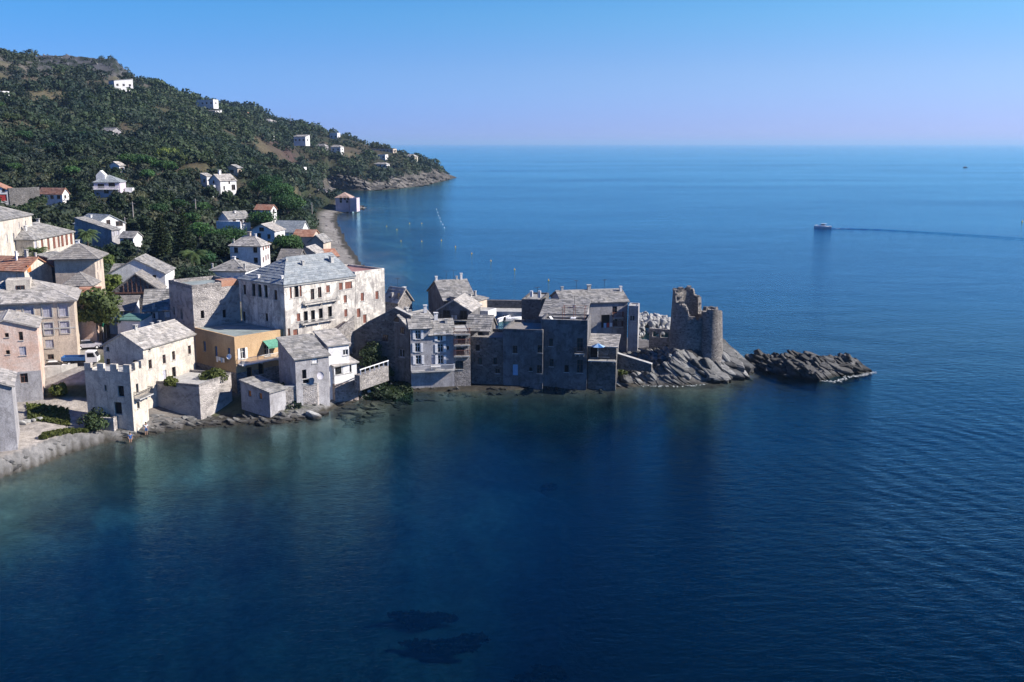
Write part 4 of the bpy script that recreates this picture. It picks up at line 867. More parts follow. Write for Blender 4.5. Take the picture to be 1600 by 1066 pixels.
def vnoise(x, y, s, seed=0):
    """cheap smooth value noise"""
    x = np.asarray(x)/s+seed*17.3; y = np.asarray(y)/s+seed*9.1
    xi, yi = np.floor(x), np.floor(y); fx, fy = x-xi, y-yi; fx = fx*fx*(3-2*fx); fy = fy*fy*(3-2*fy)
    h = lambda a, b: np.modf(np.abs(np.sin(a*127.1+b*311.7+seed*74.7)*43758.5453))[0]
    return (h(xi, yi)*(1-fx)+h(xi+1, yi)*fx)*(1-fy)+(h(xi, yi+1)*(1-fx)+h(xi+1, yi+1)*fx)*fy-.5
def fbm(x, y, s, seed=0, o=4): return sum(vnoise(x, y, s/2**k, seed+k)*.55**k for k in range(o))
def base_h(x, y):
    az = 800+FPX*x/np.maximum(y, 30.0); ly = np.log(np.maximum(y, 30.0))
    vals = np.stack([np.interp(ly, np.log([p[0] for p in c[1]]), [p[1] for p in c[1]]) for c in COLS])
    k = np.clip(np.searchsorted(_ca, az)-1, 0, len(_ca)-2); t = np.clip((az-_ca[k])/(_ca[k+1]-_ca[k]), 0, 1)
    i = np.arange(len(x)); return vals[k, i]*(1-t)+vals[k+1, i]*t
_rb = base_h(_reg[:, 0], _reg[:, 1]); _rr = _reg[:, 2]-_rb
def sdist(x, y):
    """signed distance to the coast, positive on land"""
    A = CO; B = np.roll(CO, -1, 0); best = np.full(len(x), 1e9); inside = np.zeros(len(x), bool)
    for (ax, ay), (bx, by) in zip(A, B):
        dx, dy = bx-ax, by-ay; L = dx*dx+dy*dy+1e-9
        t = np.clip(((x-ax)*dx+(y-ay)*dy)/L, 0, 1); q = (x-ax-t*dx)**2+(y-ay-t*dy)**2
        best = np.minimum(best, q)
        c = ((ay > y) != (by > y)); xs = ax+(y-ay)*dx/(dy if abs(dy) > 1e-9 else 1e-9); inside ^= c & (x < xs)
    d = np.sqrt(best); return np.where(inside, d, -d)
def ground_h(x, y, detail=True):
    x = np.asarray(x, float).ravel(); y = np.asarray(y, float).ravel()
    out = np.empty(len(x))
    for s in range(0, len(x), 20000):
        X, Y = x[s:s+20000], y[s:s+20000]; z = base_h(X, Y)
        qx, qy = X/np.maximum(Y, 30), np.log(np.maximum(Y, 30))
        num = np.zeros(len(X)); den = np.full(len(X), .25)
        for i in range(len(_reg)):
            d2 = (qx-_reg[i, 0]/_reg[i, 1])**2+(qy-math.log(_reg[i, 1]))**2
            w = np.exp(-d2/(2*.024**2)); num += w*_rr[i]; den += w
        z = z+num/den
        sd = sdist(X, Y); az = 800+FPX*X/np.maximum(Y, 30)
        if detail:
            amp = np.clip((Y-190)/250, 0, 1); z = z+fbm(X, Y, 45, 3)*amp*5.0+fbm(X, Y, 9, 5)*(.25+amp*.9)
        sl = np.where(az > 640, 1.3, .75); sl = np.where((az > 470) & (az < 600) & (Y > 250) & (Y < 600), .16, sl); sl = np.where((Y > 600), .95, sl); sl = np.where((az < 190) & (Y < 140), 1.5, sl)
        cap = .12+np.maximum(sd, 0)*sl*(1+np.where((az < 200) & (Y < 140), .12, .5)*fbm(X, Y, 6, 8) if detail else 1)
        land = np.minimum(np.maximum(z, .35), cap)
        us = np.where(Y < 180, np.interp(az, [520, 800], [.19, .24]), .17); us = np.where((Y > 250) & (Y < 700) & (az < 640), .10, us)
        sea = -np.minimum(.05+np.clip((az-600)/40, 0, 1)*(az < 960)*(Y < 180)*np.clip(-sd/1.5, 0, 1)*.3-sd*us, 5.5+12.5*np.clip((az-700-np.clip((136-Y)/14, 0, 1)*180)/260, 0, 1))+(fbm(X, Y, 14, 21)*1.6+fbm(X, Y, 4, 23)*.6)*np.clip(-sd/10, 0, 1)
        out[s:s+20000] = np.where(sd > 0, land, np.minimum(sea, -.03))
    return out
def gz(x, y): return float(ground_h([x], [y])[0])
def grid_faces(nu, nv):
    i = np.arange((nu-1)*(nv-1)); a = (i//(nv-1))*nv+i % (nv-1)
    return np.stack([a, a+nv, a+nv+1, a+1], 1).astype(np.int32)
azs = np.concatenate([np.arange(-900, -60, 30), np.arange(-60, 1240, 5), np.arange(1240, 2300, 40)]); ys = np.concatenate([np.arange(45, 100, 5), np.arange(100, 260, 1.1), 260*np.exp(np.linspace(0, math.log(1700/260), 170))[1:]])
A_, Y_ = np.meshgrid(azs, ys, indexing='ij'); X_ = (A_-800)/FPX*Y_
gx, gy = X_.ravel(), Y_.ravel(); gzv = ground_h(gx, gy); gsd = np.concatenate([sdist(gx[s:s+20000], gy[s:s+20000]) for s in range(0, len(gx), 20000)])
gaz = A_.ravel()
ground = mesh_obj('ground', np.stack([gx, gy, gzv], 1), grid_faces(len(azs), len(ys)), [], smooth=True)
tag(ground, 'sloping ground of the village, the hill and the sea floor', 'ground', kind='structure')
def lerp3(a, b, t): return a*(1-t[:, None])+b*t[:, None]
C3 = lambda *c: np.array(c, float)[None, :]
nz1 = fbm(gx, gy, 30, 31)+.5; nz2 = fbm(gx, gy, 7, 33)+.5; nz3 = fbm(gx, gy, 90, 35)+.5
col = np.repeat(C3(.040,.040,.026), len(gx), 0)
col = lerp3(col, C3(.085,.068,.048), np.clip((nz1-.66)*5, 0, 1)); col = lerp3(col, C3(.035,.05,.028), np.clip((.42-nz2)*4, 0, 1)*.8)
rockf = np.clip((gzv-82)/12, 0, 1)*np.clip((nz2-.15)*3, 0, 1)*(gaz < 300); col = lerp3(col, C3(.12,.112,.108), rockf*.85)
cl = np.clip((nz3-.80)*7, 0, 1)*(gy > 420)*(gaz < 470); col = lerp3(col, C3(.12,.105,.06), cl)
red = np.exp(-(((gaz-455)/45)**2+((gy-820)/90)**2)); col = lerp3(col, C3(.065,.045,.04), np.clip(red*1.1, 0, 1))
CLEAR = [(188,640,26,30),(112,690,28,26),(88,672,22,18),(30,545,34,14),(150,640,16,14),(60,500,26,10),(300,640,18,22),(350,560,20,14),(240,520,16,12),(560,980,24,16),(520,880,20,18)]
for ca_, cy_, ra_, ry_ in CLEAR:
    f_ = (gzv < 92)*np.exp(-(((gaz-ca_)/ra_)**2+((gy-cy_)/ry_)**2)**2); col = lerp3(col, C3(.115,.10,.062), np.clip(f_*1.2, 0, 1)*np.clip(.4+nz2, 0, 1))
vil = np.clip((250-gy)/40, 0, 1); col = lerp3(col, lerp3(np.repeat(C3(.17,.155,.14), len(gx), 0), C3(.08,.085,.05), np.clip((nz2-.5)*5, 0, 1)), vil)
quay = ((gaz < 205) & (gy < 141) & (gsd > 1.2)); col[quay] = (.31,.28,.25); col[quay] *= (.75+.5*nz2[quay])[:, None]
rv = ((gaz < 205) & (gy < 141) & (gsd > 0) & (gsd <= 1.9)); col[rv] = (.10,.098,.095); rw = rv & (gzv < .9); col[rw] = (.055,.052,.045); sq = ((gaz < 140) & (gy > 145) & (gy < 162)); col[sq] = (.30,.285,.27)
pen = ((gaz > 560) & (gy < 260) & (gsd > 0)); col[pen] = (.15,.14,.13); hd = pen & (gaz > 955) & (gy < 190); col[hd] = (.055,.052,.05)  # headland ground darkened to paint the shade in gaps between rock plates
bch = ((gaz > 470) & (gaz < 600) & (gy > 300) & (gy < 640) & (gsd > 0)); bf = np.clip((11-gsd)/4, 0, 1)*bch; col = lerp3(col, C3(.21,.195,.18), bf); col[bch] *= (.8+.4*nz2[bch])[:, None]
rk = np.clip((np.where(gy > 640, 17, 2.4)-gsd)/np.where(gy > 640, 7, 1.0), 0, 1)*(gsd > 0)*(1-bch); col = lerp3(col, np.where((gy > 640)[:, None], C3(.085,.078,.07), C3(.17,.165,.16)), rk*np.clip(.5+nz2, 0, 1))
rockf = np.clip((gzv-90)/10, 0, 1)*np.clip((gaz-70)/20, 0, 1)*(gaz < 300); col = lerp3(col, np.where((nz2 > .5)[:, None], C3(.075,.076,.082), C3(.026,.033,.027)), rockf)
wet = (gzv < .5) & (gzv > -.4); col[wet] = (.05,.046,.038)
sea_ = gzv <= -.4; sb = fbm(gx, gy, 18, 41)+.5; sb2 = fbm(gx, gy, 5, 43)+.5
sc = lerp3(np.repeat(C3(.30,.27,.19), len(gx), 0), C3(.045,.05,.025), np.clip((sb*.6+sb2*.4-.47)*6, 0, 1)*np.clip((gzv+8.5)/3, 0, 1)*.7); nearsh = np.clip((gzv+3.2)/1.8, 0, 1); sc = lerp3(sc, C3(.05,.043,.033), nearsh*np.clip(.35+sb, 0, 1)); sf = np.clip((132-gy)/8, 0, 1)*np.clip((1050-gaz)/200, 0, 1)*np.clip((-3-gzv)/1, 0, 1); sc = sc*np.interp(gaz, [560, 680], [1, .5])[:, None]; sc = lerp3(sc, C3(.24,.225,.17), sf); col[sea_] = sc[sea_]
ca = ground.data.color_attributes.new('zone', 'FLOAT_COLOR', 'POINT'); ca.data.foreach_set('color', np.concatenate([col, np.ones((len(gx), 1))], 1).astype(np.float32).ravel())
t = NT('earth_and_rock'); at_ = t.n('Attribute', attribute_name='zone').outputs['Color']; c = t.n('NewGeometry').outputs['Position']
n1 = t.noise(c, .9, 6, .7); n2 = t.noise(c, .12, 5, .6)
k = t.mix(at_, t.ramp(n1, [(.3, .6), (.7, 1.3)]), 1.0, 'MULTIPLY'); k = t.mix(k, t.ramp(n2, [(.3, .8), (.7, 1.2)]), 1.0, 'MULTIPLY')
ground.data.materials.append(t.pbr(k, .95, t.bump(n1, .35, .7), .1))

# ---------------------------------------------------------------- the sea
def ax(parts): return np.unique(np.concatenate([np.atleast_1d(np.array(p, float)) for p in parts]))
sx = ax([[-200000,-60000,-20000,-8000,-4000,-2500,-1600], np.arange(-1200,-300,25), np.arange(-300,-140,8), np.arange(-140,80,1.8), np.arange(80,220,8), np.arange(220,800,40), [1000,1600,3000,6000,12000,30000,80000,200000]])
sy = ax([[-20000,-4000,-800,-200,-60,0], np.arange(20,80,6), np.arange(80,240,1.8), np.arange(240,700,7), np.arange(700,1300,14), np.arange(1320,2000,60), [2500,4000,7000,12000,25000,50000,100000,250000]])
SX, SY = np.meshgrid(sx, sy, indexing='ij'); px_, py_ = SX.ravel(), SY.ravel()
dep = np.full(len(px_), 18.0); near = (py_ > 40) & (py_ < 1900) & (np.abs(px_) < 1300)
dep[near] = np.clip(-ground_h(px_[near], py_[near]), -6, 18)
sea = mesh_obj('sea', np.stack([px_, py_, np.zeros(len(px_))], 1), grid_faces(len(sx), len(sy)), [], smooth=True)
tag(sea, 'deep blue open sea and bay around the village', 'sea', kind='structure')
clear = np.where(dep > 0, np.exp(-np.maximum(dep, 0)/7.0), 1.0)
fa = sea.data.attributes.new('clarity', 'FLOAT', 'POINT'); fa.data.foreach_set('value', clear.astype(np.float32))
t = NT('sea_water'); pos = t.n('NewGeometry').outputs['Position']
mp = t.n('Mapping'); mp.inputs['Scale'].default_value = (.55, 1.0, 1); mp.inputs['Rotation'].default_value = (0, 0, R(-12)); t.l(pos, mp.inputs[0]); v = mp.outputs[0]
calm = t.ramp(t.noise(t.n('Mapping').outputs[0] if False else v, .012, 3, .5), [(.35, .55), (.65, 1.0)])
w1 = t.noise(v, .85, 5, .66, .3); w2 = t.noise(v, .07, 3, .5, .3); mp2 = t.n('Mapping'); mp2.inputs['Scale'].default_value = (.0007, .0042, 1); t.l(pos, mp2.inputs[0]); slick = t.ramp(t.noise(mp2.outputs[0], 1.0, 4, .55), [(.38, .45), (.62, 1.0)])
sep = t.n('SeparateXYZ'); t.l(pos, sep.inputs[0]); X, Y = sep.outputs[0], sep.outputs[1]
# long wash lines of a passing boat, in the open water east of the point
ph = t.math('ADD', t.math('MULTIPLY', X, .94), t.math('MULTIPLY', Y, .34)); ph = t.math('ADD', ph, t.math('MULTIPLY', w2, 9.0))
sw = t.math('SINE', t.math('MULTIPLY', ph, 1.75))
mr = t.n('MapRange', interpolation_type='SMOOTHSTEP'); t.l(X, mr.inputs[0]); mr.inputs[1].default_value = 16; mr.inputs[2].default_value = 48
my = t.n('MapRange', interpolation_type='SMOOTHSTEP'); t.l(Y, my.inputs[0]); my.inputs[1].default_value = 190; my.inputs[2].default_value = 120
msk = t.math('MULTIPLY', t.math('MULTIPLY', mr.outputs[0], my.outputs[0]), t.ramp(t.noise(pos, .035, 2), [(.36, .15), (.6, 1)]))
hgt = t.math('ADD', t.math('MULTIPLY', w1, .62), t.math('MULTIPLY', w2, 1.0)); hgt = t.math('MULTIPLY', t.math('MULTIPLY', hgt, calm), slick)
shx = t.n('MapRange', interpolation_type='SMOOTHSTEP'); t.l(X, shx.inputs[0]); shx.inputs[1].default_value = -12; shx.inputs[2].default_value = 40; shx.inputs[3].default_value = 1; shx.inputs[4].default_value = 0
shy = t.n('MapRange', interpolation_type='SMOOTHSTEP'); t.l(Y, shy.inputs[0]); shy.inputs[1].default_value = 165; shy.inputs[2].default_value = 260; shy.inputs[3].default_value = 1; shy.inputs[4].default_value = 0
hgt = t.math('MULTIPLY', hgt, t.math('SUBTRACT', 1.0, t.math('MULTIPLY', t.math('MULTIPLY', shx.outputs[0], shy.outputs[0]), .62)))
w3 = t.noise(v, 3.2, 3, .6); hgt = t.math('ADD', hgt, t.math('MULTIPLY', w3, .085))
hgt = t.math('ADD', hgt, t.math('MULTIPLY', t.math('MULTIPLY', sw, msk), .052))
nrm = t.bump(hgt, .45, 1.0)
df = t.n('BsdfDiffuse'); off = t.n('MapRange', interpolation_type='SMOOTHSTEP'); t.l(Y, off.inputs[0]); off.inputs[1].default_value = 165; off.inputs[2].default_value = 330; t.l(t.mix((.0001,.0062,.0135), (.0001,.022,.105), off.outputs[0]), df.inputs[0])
tp = t.n('BsdfTransparent'); cla = t.n('Attribute', attribute_name='clarity').outputs['Fac']; cc = t.n('CombineColor'); [t.l(t.math('POWER', cla, e_), cc.inputs[i_]) for i_, e_ in enumerate((3.2, 1.7, 1.15))]; t.l(cc.outputs[0], tp.inputs[0])
body = t.n('MixShader'); t.l(t.math('POWER', cla, .35), body.inputs[0]); t.l(df.outputs[0], body.inputs[1]); t.l(tp.outputs[0], body.inputs[2])
gl = t.n('BsdfGlossy'); gl.inputs['Roughness'].default_value = .09; t.l(nrm, gl.inputs['Normal']); gl.inputs[0].default_value = (.50,.93,1,1)
fr = t.n('Fresnel'); fr.inputs[0].default_value = 1.333; t.l(nrm, fr.inputs['Normal'])
ms = t.n('MixShader'); bf_ = t.n('NewGeometry').outputs['Backfacing']; t.l(t.math('MULTIPLY', fr.outputs[0], t.math('SUBTRACT', 1.0, bf_)), ms.inputs[0]); t.l(body.outputs[0], ms.inputs[1]); t.l(gl.outputs[0], ms.inputs[2]); t.l(ms.outputs[0], t.out.inputs[0])
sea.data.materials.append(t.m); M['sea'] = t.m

# seagrass beds on the sandy floor of the bay
def seagrass(px, py, rx, ry, label):
    c = at(px, py, -4.0); V = []; n = 900
    for _ in range(4): c = at(px, py, gz(c.x, c.y)+.9)
    a = rng.uniform(0, 2*np.pi, n); r = np.sqrt(rng.uniform(0, 1, n))*(1+.28*np.sin(3*a+px)+.15*np.sin(7*a+1)); q = np.stack([c.x+r*np.cos(a)*rx, c.y+r*np.sin(a)*ry], 1)
    zz = ground_h(q[:, 0], q[:, 1])+.9; cen = np.concatenate([q, zz[:, None]], 1)
    Vv, Ff = leaf_quads(cen, rng.normal(0, .5, (n, 3))+np.array([0, 0, 1.0]), rng.uniform(.25, .55, n)); o = mesh_obj('seagrass', Vv, Ff, M['dsea'])
    return tag(o, label, 'seagrass', kind='stuff')
def leaf_quads(C, N, S, asp=.7):
    n = len(C); N = N/np.maximum(np.linalg.norm(N, axis=1, keepdims=True), 1e-6)
    r = rng.normal(size=(n, 3)); T = np.cross(N, r); T /= np.maximum(np.linalg.norm(T, axis=1, keepdims=True), 1e-6); B = np.cross(N, T)
    S = np.asarray(S)[:, None]; a, b = T*S, B*S*asp
    V = np.stack([C-a*.9-b*.4, C+a*.3-b, C+a, C-a*.2+b], 1).reshape(-1, 3)
    return V, np.arange(n*4, dtype=np.int32).reshape(n, 4)
M['dsea'] = paint('dark_seagrass', (.012,.02,.014), .9, .3)
seagrass(660, 967, 2.6, 1.0, 'smaller dark seagrass bed on the sandy sea floor'); seagrass(703, 1008, 3.4, 1.45, 'larger dark seagrass bed on the sandy sea floor')
seagrass(852, 1060, 2.4, 1.6, 'dark seagrass bed at the lower edge of the bay'); seagrass(858, 759, .8, .45, 'small faint seagrass patch in the middle of the bay')
# ---------------------------------------------------------------- rocks
def rock_mat(name, a, b, wet):
    t = NT(name); c = t.n('NewGeometry').outputs['Position']; isl = t.n('NewGeometry').outputs['Random Per Island']
    k = t.mix(a, b, isl); n = t.noise(c, 1.6, 6, .7); n2 = t.noise(c, .35, 4, .6)
    mpr = t.n('Mapping'); mpr.inputs['Rotation'].default_value = (0, R(34), R(12)); mpr.inputs['Scale'].default_value = (.35, 1.6, 3.2); t.l(c, mpr.inputs[0]); n = t.noise(mpr.outputs[0], 1.3, 6, .7)
    k = t.mix(k, t.ramp(n, [(.3, .5), (.7, 1.35)]), 1.0, 'MULTIPLY'); k = t.mix(k, t.ramp(n2, [(.3, .75), (.7, 1.2)]), 1.0, 'MULTIPLY')
    s = t.n('SeparateXYZ'); t.l(c, s.inputs[0]); k = t.mix(wet, k, t.ramp(t.math('ADD', s.outputs[2], t.math('MULTIPLY', n2, .5)), [(.45, 0), (.95, 1)]))
    return t.pbr(k, .85, t.bump(n, .10, .8), .25)
M['rock'] = rock_mat('grey_schist', (.035,.036,.038), (.225,.222,.215), (.02,.019,.017))
M['rockd'] = rock_mat('dark_schist', (.03,.03,.03), (.115,.112,.108), (.015,.015,.013))
M['rockm'] = rock_mat('shore_schist', (.06,.059,.057), (.20,.195,.185), (.025,.023,.02))
M['rockt'] = rock_mat('tan_schist', (.045,.044,.043), (.165,.15,.135), (.03,.028,.024))
M['rockw'] = rock_mat('pale_boulder', (.14,.14,.135), (.34,.335,.32), (.07,.065,.055))
def slab(mb, c, L, Wd, Th, dip, azi, tilt):
    """irregular schist plate: outline of 7-9 points, extruded, edges uneven"""
    a = Vector((math.cos(dip)*math.cos(azi), math.cos(dip)*math.sin(azi), -math.sin(dip)))
    n = Vector((.25+tilt*.4, -.55+tilt, .8)); n = (n-a*n.dot(a)).normalized(); b = n.cross(a)
    k = random.randint(6, 9); base = len(mb.V); pts = []
    for i in range(k):
        q = 2*math.pi*(i+random.uniform(-.25, .25))/k; e = 2.6
        u = math.copysign(abs(math.cos(q))**(2/e), math.cos(q))*random.uniform(.82, 1.08); w = math.copysign(abs(math.sin(q))**(2/e), math.sin(q))*random.uniform(.8, 1.1)
        pts.append((u*L/2, w*Wd/2))
    for lev, sh in ((-1.0, 1.05), (.62, 1.0), (1.0, .86)):
        for u, w in pts:
            p = Vector(c)+a*u*sh+b*w*sh+n*(Th*.5*lev+random.uniform(-.07, .07)*Th); mb.V.append(tuple(p))
    for r in (0, 1):
        for i in range(k):
            j = (i+1) % k; mb.F.append((base+r*k+i, base+r*k+j, base+(r+1)*k+j, base+(r+1)*k+i)); mb.M.append(0)
    mb.F.append(tuple(base+2*k+i for i in range(k))); mb.M.append(0); mb.F.append(tuple(base+i for i in range(k))[::-1]); mb.M.append(0)
def scatter_slabs(name, mat, pts, size, dip, azi, spread=.16, label='', tilt=0, parent=None, sink=.1):
    mb = MB()
    for x, y, z in pts:
        s = random.uniform(*size); slab(mb, (x, y, z-sink*s), s, s*random.uniform(.18, .38), s*random.uniform(.10, .20), dip+random.gauss(0, spread), azi+random.gauss(0, spread*1.4), tilt+random.gauss(0, .12))
    o = mb.build(name, M[mat], parent)
    if parent is None: tag(o, label, 'rocks', kind='structure')
    return o
def sample_region(n, px0, px1, Y0, Y1, test):
    out = []; k = 0
    while len(out) < n and k < 400*n:
        m = 400; Y = rng.uniform(Y0, Y1, m); a = rng.uniform(px0, px1, m); x = (a-800)/FPX*Y; z = ground_h(x, Y); s = sdist(x, Y); k += m
        for i in range(m):
            if test(a[i], Y[i], z[i], s[i]) and not any(inside_poly((x[i], Y[i]), f) for f in FOOT): out.append((x[i], Y[i], z[i]))
    return out[:n]
def inside_poly(p, poly):
    x, y = p; c = False; j = len(poly)-1
    for i in range(len(poly)):
        if (poly[i][1] > y) != (poly[j][1] > y) and x < (poly[j][0]-poly[i][0])*(y-poly[i][1])/(poly[j][1]-poly[i][1]+1e-12)+poly[i][0]: c = not c
        j = i
    return c
tc = at_y(1086, 545, 171)       # centre of the ruined tower
FOOT.append([(tc.x+4.6*math.cos(q*math.pi/6), tc.y+4.6*math.sin(q*math.pi/6)) for q in range(12)])
scatter_slabs('headland_rocks', 'rock', sample_region(760, 960, 1196, 152, 186, lambda a, Y, z, s: s > -.5 and z > .05 and Y < 178), (1.2, 5.0), R(34), R(-12), .09, label='slanting grey schist plates of the headland under the ruined tower')
scatter_slabs('headland_ledges', 'rock', sample_region(60, 1095, 1190, 156, 172, lambda a, Y, z, s: s > .3 and z > 1), (3.5, 7.0), R(36), R(-12), label='long leaning rock ledges east of the ruined tower', sink=-.06)
scatter_slabs('summit_rocks', 'rock', sample_region(260, 70, 235, 820, 960, lambda a, Y, z, s: z > 84), (1.5, 5.0), R(15), R(0), .4, 'grey rock outcrops on the rounded summit of the hill', tilt=.3)
# low shore ledges below the village
scatter_slabs('shore_ledges', 'rockm', sample_region(330, 165, 580, 118, 160, lambda a, Y, z, s: -.6 < s < 3.6 and z < 2.0), (.9, 3.2), R(12), R(18), .2, 'low grey rock ledges along the village waterline', tilt=.35)
scatter_slabs('cove_rocks', 'rockw', sample_region(110, 556, 620, 150, 166, lambda a, Y, z, s: -.5 < s < 6.5 and z < 4.8), (1.1, 3.6), R(25), R(30), .35, 'pale broken rocks in the shaded cove below the terrace wall')
scatter_slabs('wall_foot_rocks', 'rockd', sample_region(110, 640, 968, 150, 161, lambda a, Y, z, s: -1.6 < s < .6), (.6, 1.8), R(15), R(10), .3, 'dark wet rocks at the foot of the peninsula houses')
scatter_slabs('submerged_reef', 'rockd', sample_region(90, 520, 720, 140, 157, lambda a, Y, z, s: -8 < s < -1 and z > -1.0), (.7, 2.0), R(8), R(10), .3, 'shallow reef just breaking the water in front of the cove', tilt=.4, sink=.0)
scatter_slabs('revetment_rocks', 'rockm', sample_region(70, -120, 180, 98, 128, lambda a, Y, z, s: -.7 < s < 1.5), (1.0, 3.0), R(10), R(35), .2, 'rounded grey rock edge under the quay', tilt=.45, sink=.25)
scatter_slabs('headland_cliff_rocks', 'rockt', sample_region(460, 520, 716, 860, 1160, lambda a, Y, z, s: 0 < s < 10), (4, 13), R(22), R(10), .25, 'tan rock cliff along the distant headland', sink=.02)
scatter_slabs('point_rocks', 'rockd', sample_region(60, 525, 590, 570, 650, lambda a, Y, z, s: -3 < s < 5), (2, 6), R(12), R(5), .3, 'dark rocks round the lilac villa point')
scatter_slabs('beach_rocks', 'rock', sample_region(80, 490, 575, 300, 560, lambda a, Y, z, s: -2 < s < 9), (.8, 2.6), R(8), R(0), .3, 'scattered stones along the shingle beach', tilt=.4)
# the dark islet off the point: one thing
ip = [(1174,571,.5),(1196,576,1.9),(1222,584,1.8),(1245,588,3.3),(1272,592,2.4),(1300,596,2.1),(1325,590,1.6),(1345,585,1.9),(1366,581,.3)]
isr = empty('rock_islet', (*s0(1270,575), 0), 0, 'low jagged dark rock islet off the tip of the headland', 'islet'); io = isr.location
nu, nv = 64, 22; V = []
for i in range(nu):
    a = i/(nu-1)*(len(ip)-1); k = min(int(a), len(ip)-2); f = a-k; px = ip[k][0]*(1-f)+ip[k+1][0]*f; py = ip[k][1]*(1-f)+ip[k+1][1]*f; hh = ip[k][2]*(1-f)+ip[k+1][2]*f
    p = at(px, py, 0)
    for j in range(nv):
        v = j/(nv-1); dd = 10*min(1, math.sin(math.pi*(i+.6)/nu)*1.6); y = p.y-.6+v*dd; x = (px-800)/FPX*y+ (v-.5)*2
        z = -1.6+(hh+1.5)*max(0, math.sin(math.pi*min(1, v*1.02)))**.6*(1+.55*float(fbm([x], [y], 3.2, 51)[0]))
        V.append((x-io.x, y-io.y, z))
mesh_obj('rock', V, grid_faces(nu, nv), M['rockd'], isr)
pts = [(v[0], v[1], v[2]) for v in random.sample([v for v in V if v[2] > -.3], 330)]
scatter_slabs('rock_plates', 'rockd', pts, (.9, 3.8), R(31), R(-12), .2, parent=isr, sink=.0)
# foam where the sea breaks on the islet and on the headland
M['foam'] = paint('sea_foam', (.62,.66,.68), .9, .4, 2)
def foam(pts, label, n=160, spread=.35):
    P3 = [Vector(at(px, py, 0)) for px, py in pts]; C = []
    for _ in range(n):
        i = random.randrange(len(P3)-1); p = P3[i].lerp(P3[i+1], random.random()); C.append((p.x+random.gauss(0, spread), p.y+random.gauss(0, spread), .035))
    V, F = leaf_quads(np.array(C), np.tile(np.array([[0, 0, 1.0]]), (n, 1)), rng.uniform(.06, .22, n)); return tag(mesh_obj('sea_foam', V, F, M['foam']), label, 'foam', kind='stuff')
foam([(1275,594),(1302,597),(1330,589),(1350,586),(1366,581)], 'white foam where the swell breaks on the islet', 260)
foam([(1000,603),(1060,604),(1110,600)], 'thin foam line under the headland', 60)
# boulders of the breakwater: single things
import bmesh
def boulder_mesh(seed, mat):
    rs = random.Random(seed); bm = bmesh.new(); bmesh.ops.create_icosphere(bm, subdivisions=2, radius=1)
    pl = [Vector((rs.gauss(0,1), rs.gauss(0,1), rs.gauss(0,1))).normalized() for _ in range(11)]; ds = [rs.uniform(.5, .85) for _ in pl]
    for v in bm.verts:
        p = v.co.copy()
        for n, d in zip(pl, ds):
            e = p.dot(n)-d
            if e > 0: p -= n*e*.93
        v.co = Vector((p.x*1.25, p.y, p.z*.85))
    me = bpy.data.meshes.new('boulder'); bm.to_mesh(me); bm.free(); me.materials.append(mat); return me
BM = [boulder_mesh(s, M['rockw']) for s in range(6)]
k = 0
for i in range(190):
    Y = random.uniform(203, 226); a = random.uniform(990, 1052); x = (a-800)/FPX*Y
    if Y < 207 and a > 1010: continue
    hgt = 2.6*max(0, 1-((Y-216)/12)**2)*(1-.35*max(0, (a-1000)/50)); s = random.uniform(.4, .95)
    o = bpy.data.objects.new('boulder', BM[i % 6]); COL.objects.link(o); o.location = (x, Y, hgt*random.uniform(.55, 1)); o.scale = (s, s, s); o.rotation_euler = (random.uniform(0, 6), random.uniform(0, 6), random.uniform(0, 6))
    tag(o, 'pale angular boulder heaped on the breakwater between the houses and the ruined tower', 'boulder', 'boulders of the breakwater')
for px, py, s, lab in ((1130,592,1.1,'round pale boulder at the waterline below the ruined tower'), (1105,572,1.0,'smooth white boulder perched on the headland plates'), (490,649,1.0,'white rounded rock by the shore wall')):
    p = at(px, py, .4 if py > 580 else 2.5); o = bpy.data.objects.new('boulder', BM[1]); COL.objects.link(o); o.location = p; o.scale = (s*1.1, s, s*.9); o.rotation_euler = (.3, .2, px); tag(o, lab, 'boulder')
# ---------------------------------------------------------------- the ruined tower
z0 = 1.95; tw = empty('ruined_tower', (tc.x, tc.y, z0), 0, 'ruined round stone watch tower with broken upper wall on the headland', 'tower')
def ring(mb, r_out, r_in, top, z_base, flare, n=84, cx=0, cy=0, inner_z=None):
    for i in range(n):
        q0, q1 = 2*math.pi*i/n, 2*math.pi*(i+1)/n; t0, t1 = top(q0), top(q1); hz = 9
        for a, b, ta, tb in ((q0, q1, t0, t1),):
            for k in range(hz):
                f0, f1 = k/hz, (k+1)/hz
                pa = lambda q, r, f, tp: (cx+math.cos(q)*(r+flare*(1-f)), cy+math.sin(q)*(r+flare*(1-f)), z_base+(tp-z_base)*f)
                mb.poly([pa(a, r_out, f0, ta), pa(b, r_out, f0, tb), pa(b, r_out, f1, tb), pa(a, r_out, f1, ta)])
            ia, ib = (cx+math.cos(a)*r_in, cy+math.sin(a)*r_in), (cx+math.cos(b)*r_in, cy+math.sin(b)*r_in); iz = inner_z if inner_z is not None else z_base
            mb.poly([(ib[0], ib[1], iz), (ia[0], ia[1], iz), (ia[0], ia[1], ta), (ib[0], ib[1], tb)])
            mb.poly([(cx+math.cos(a)*r_out, cy+math.sin(a)*r_out, ta), (cx+math.cos(b)*r_out, cy+math.sin(b)*r_out, tb), (ib[0], ib[1], tb), (ia[0], ia[1], ta)])
            if abs(ta-tb) > .01: pass
rs = random.Random(5)
jag = [rs.uniform(-.25, .25) for _ in range(200)]
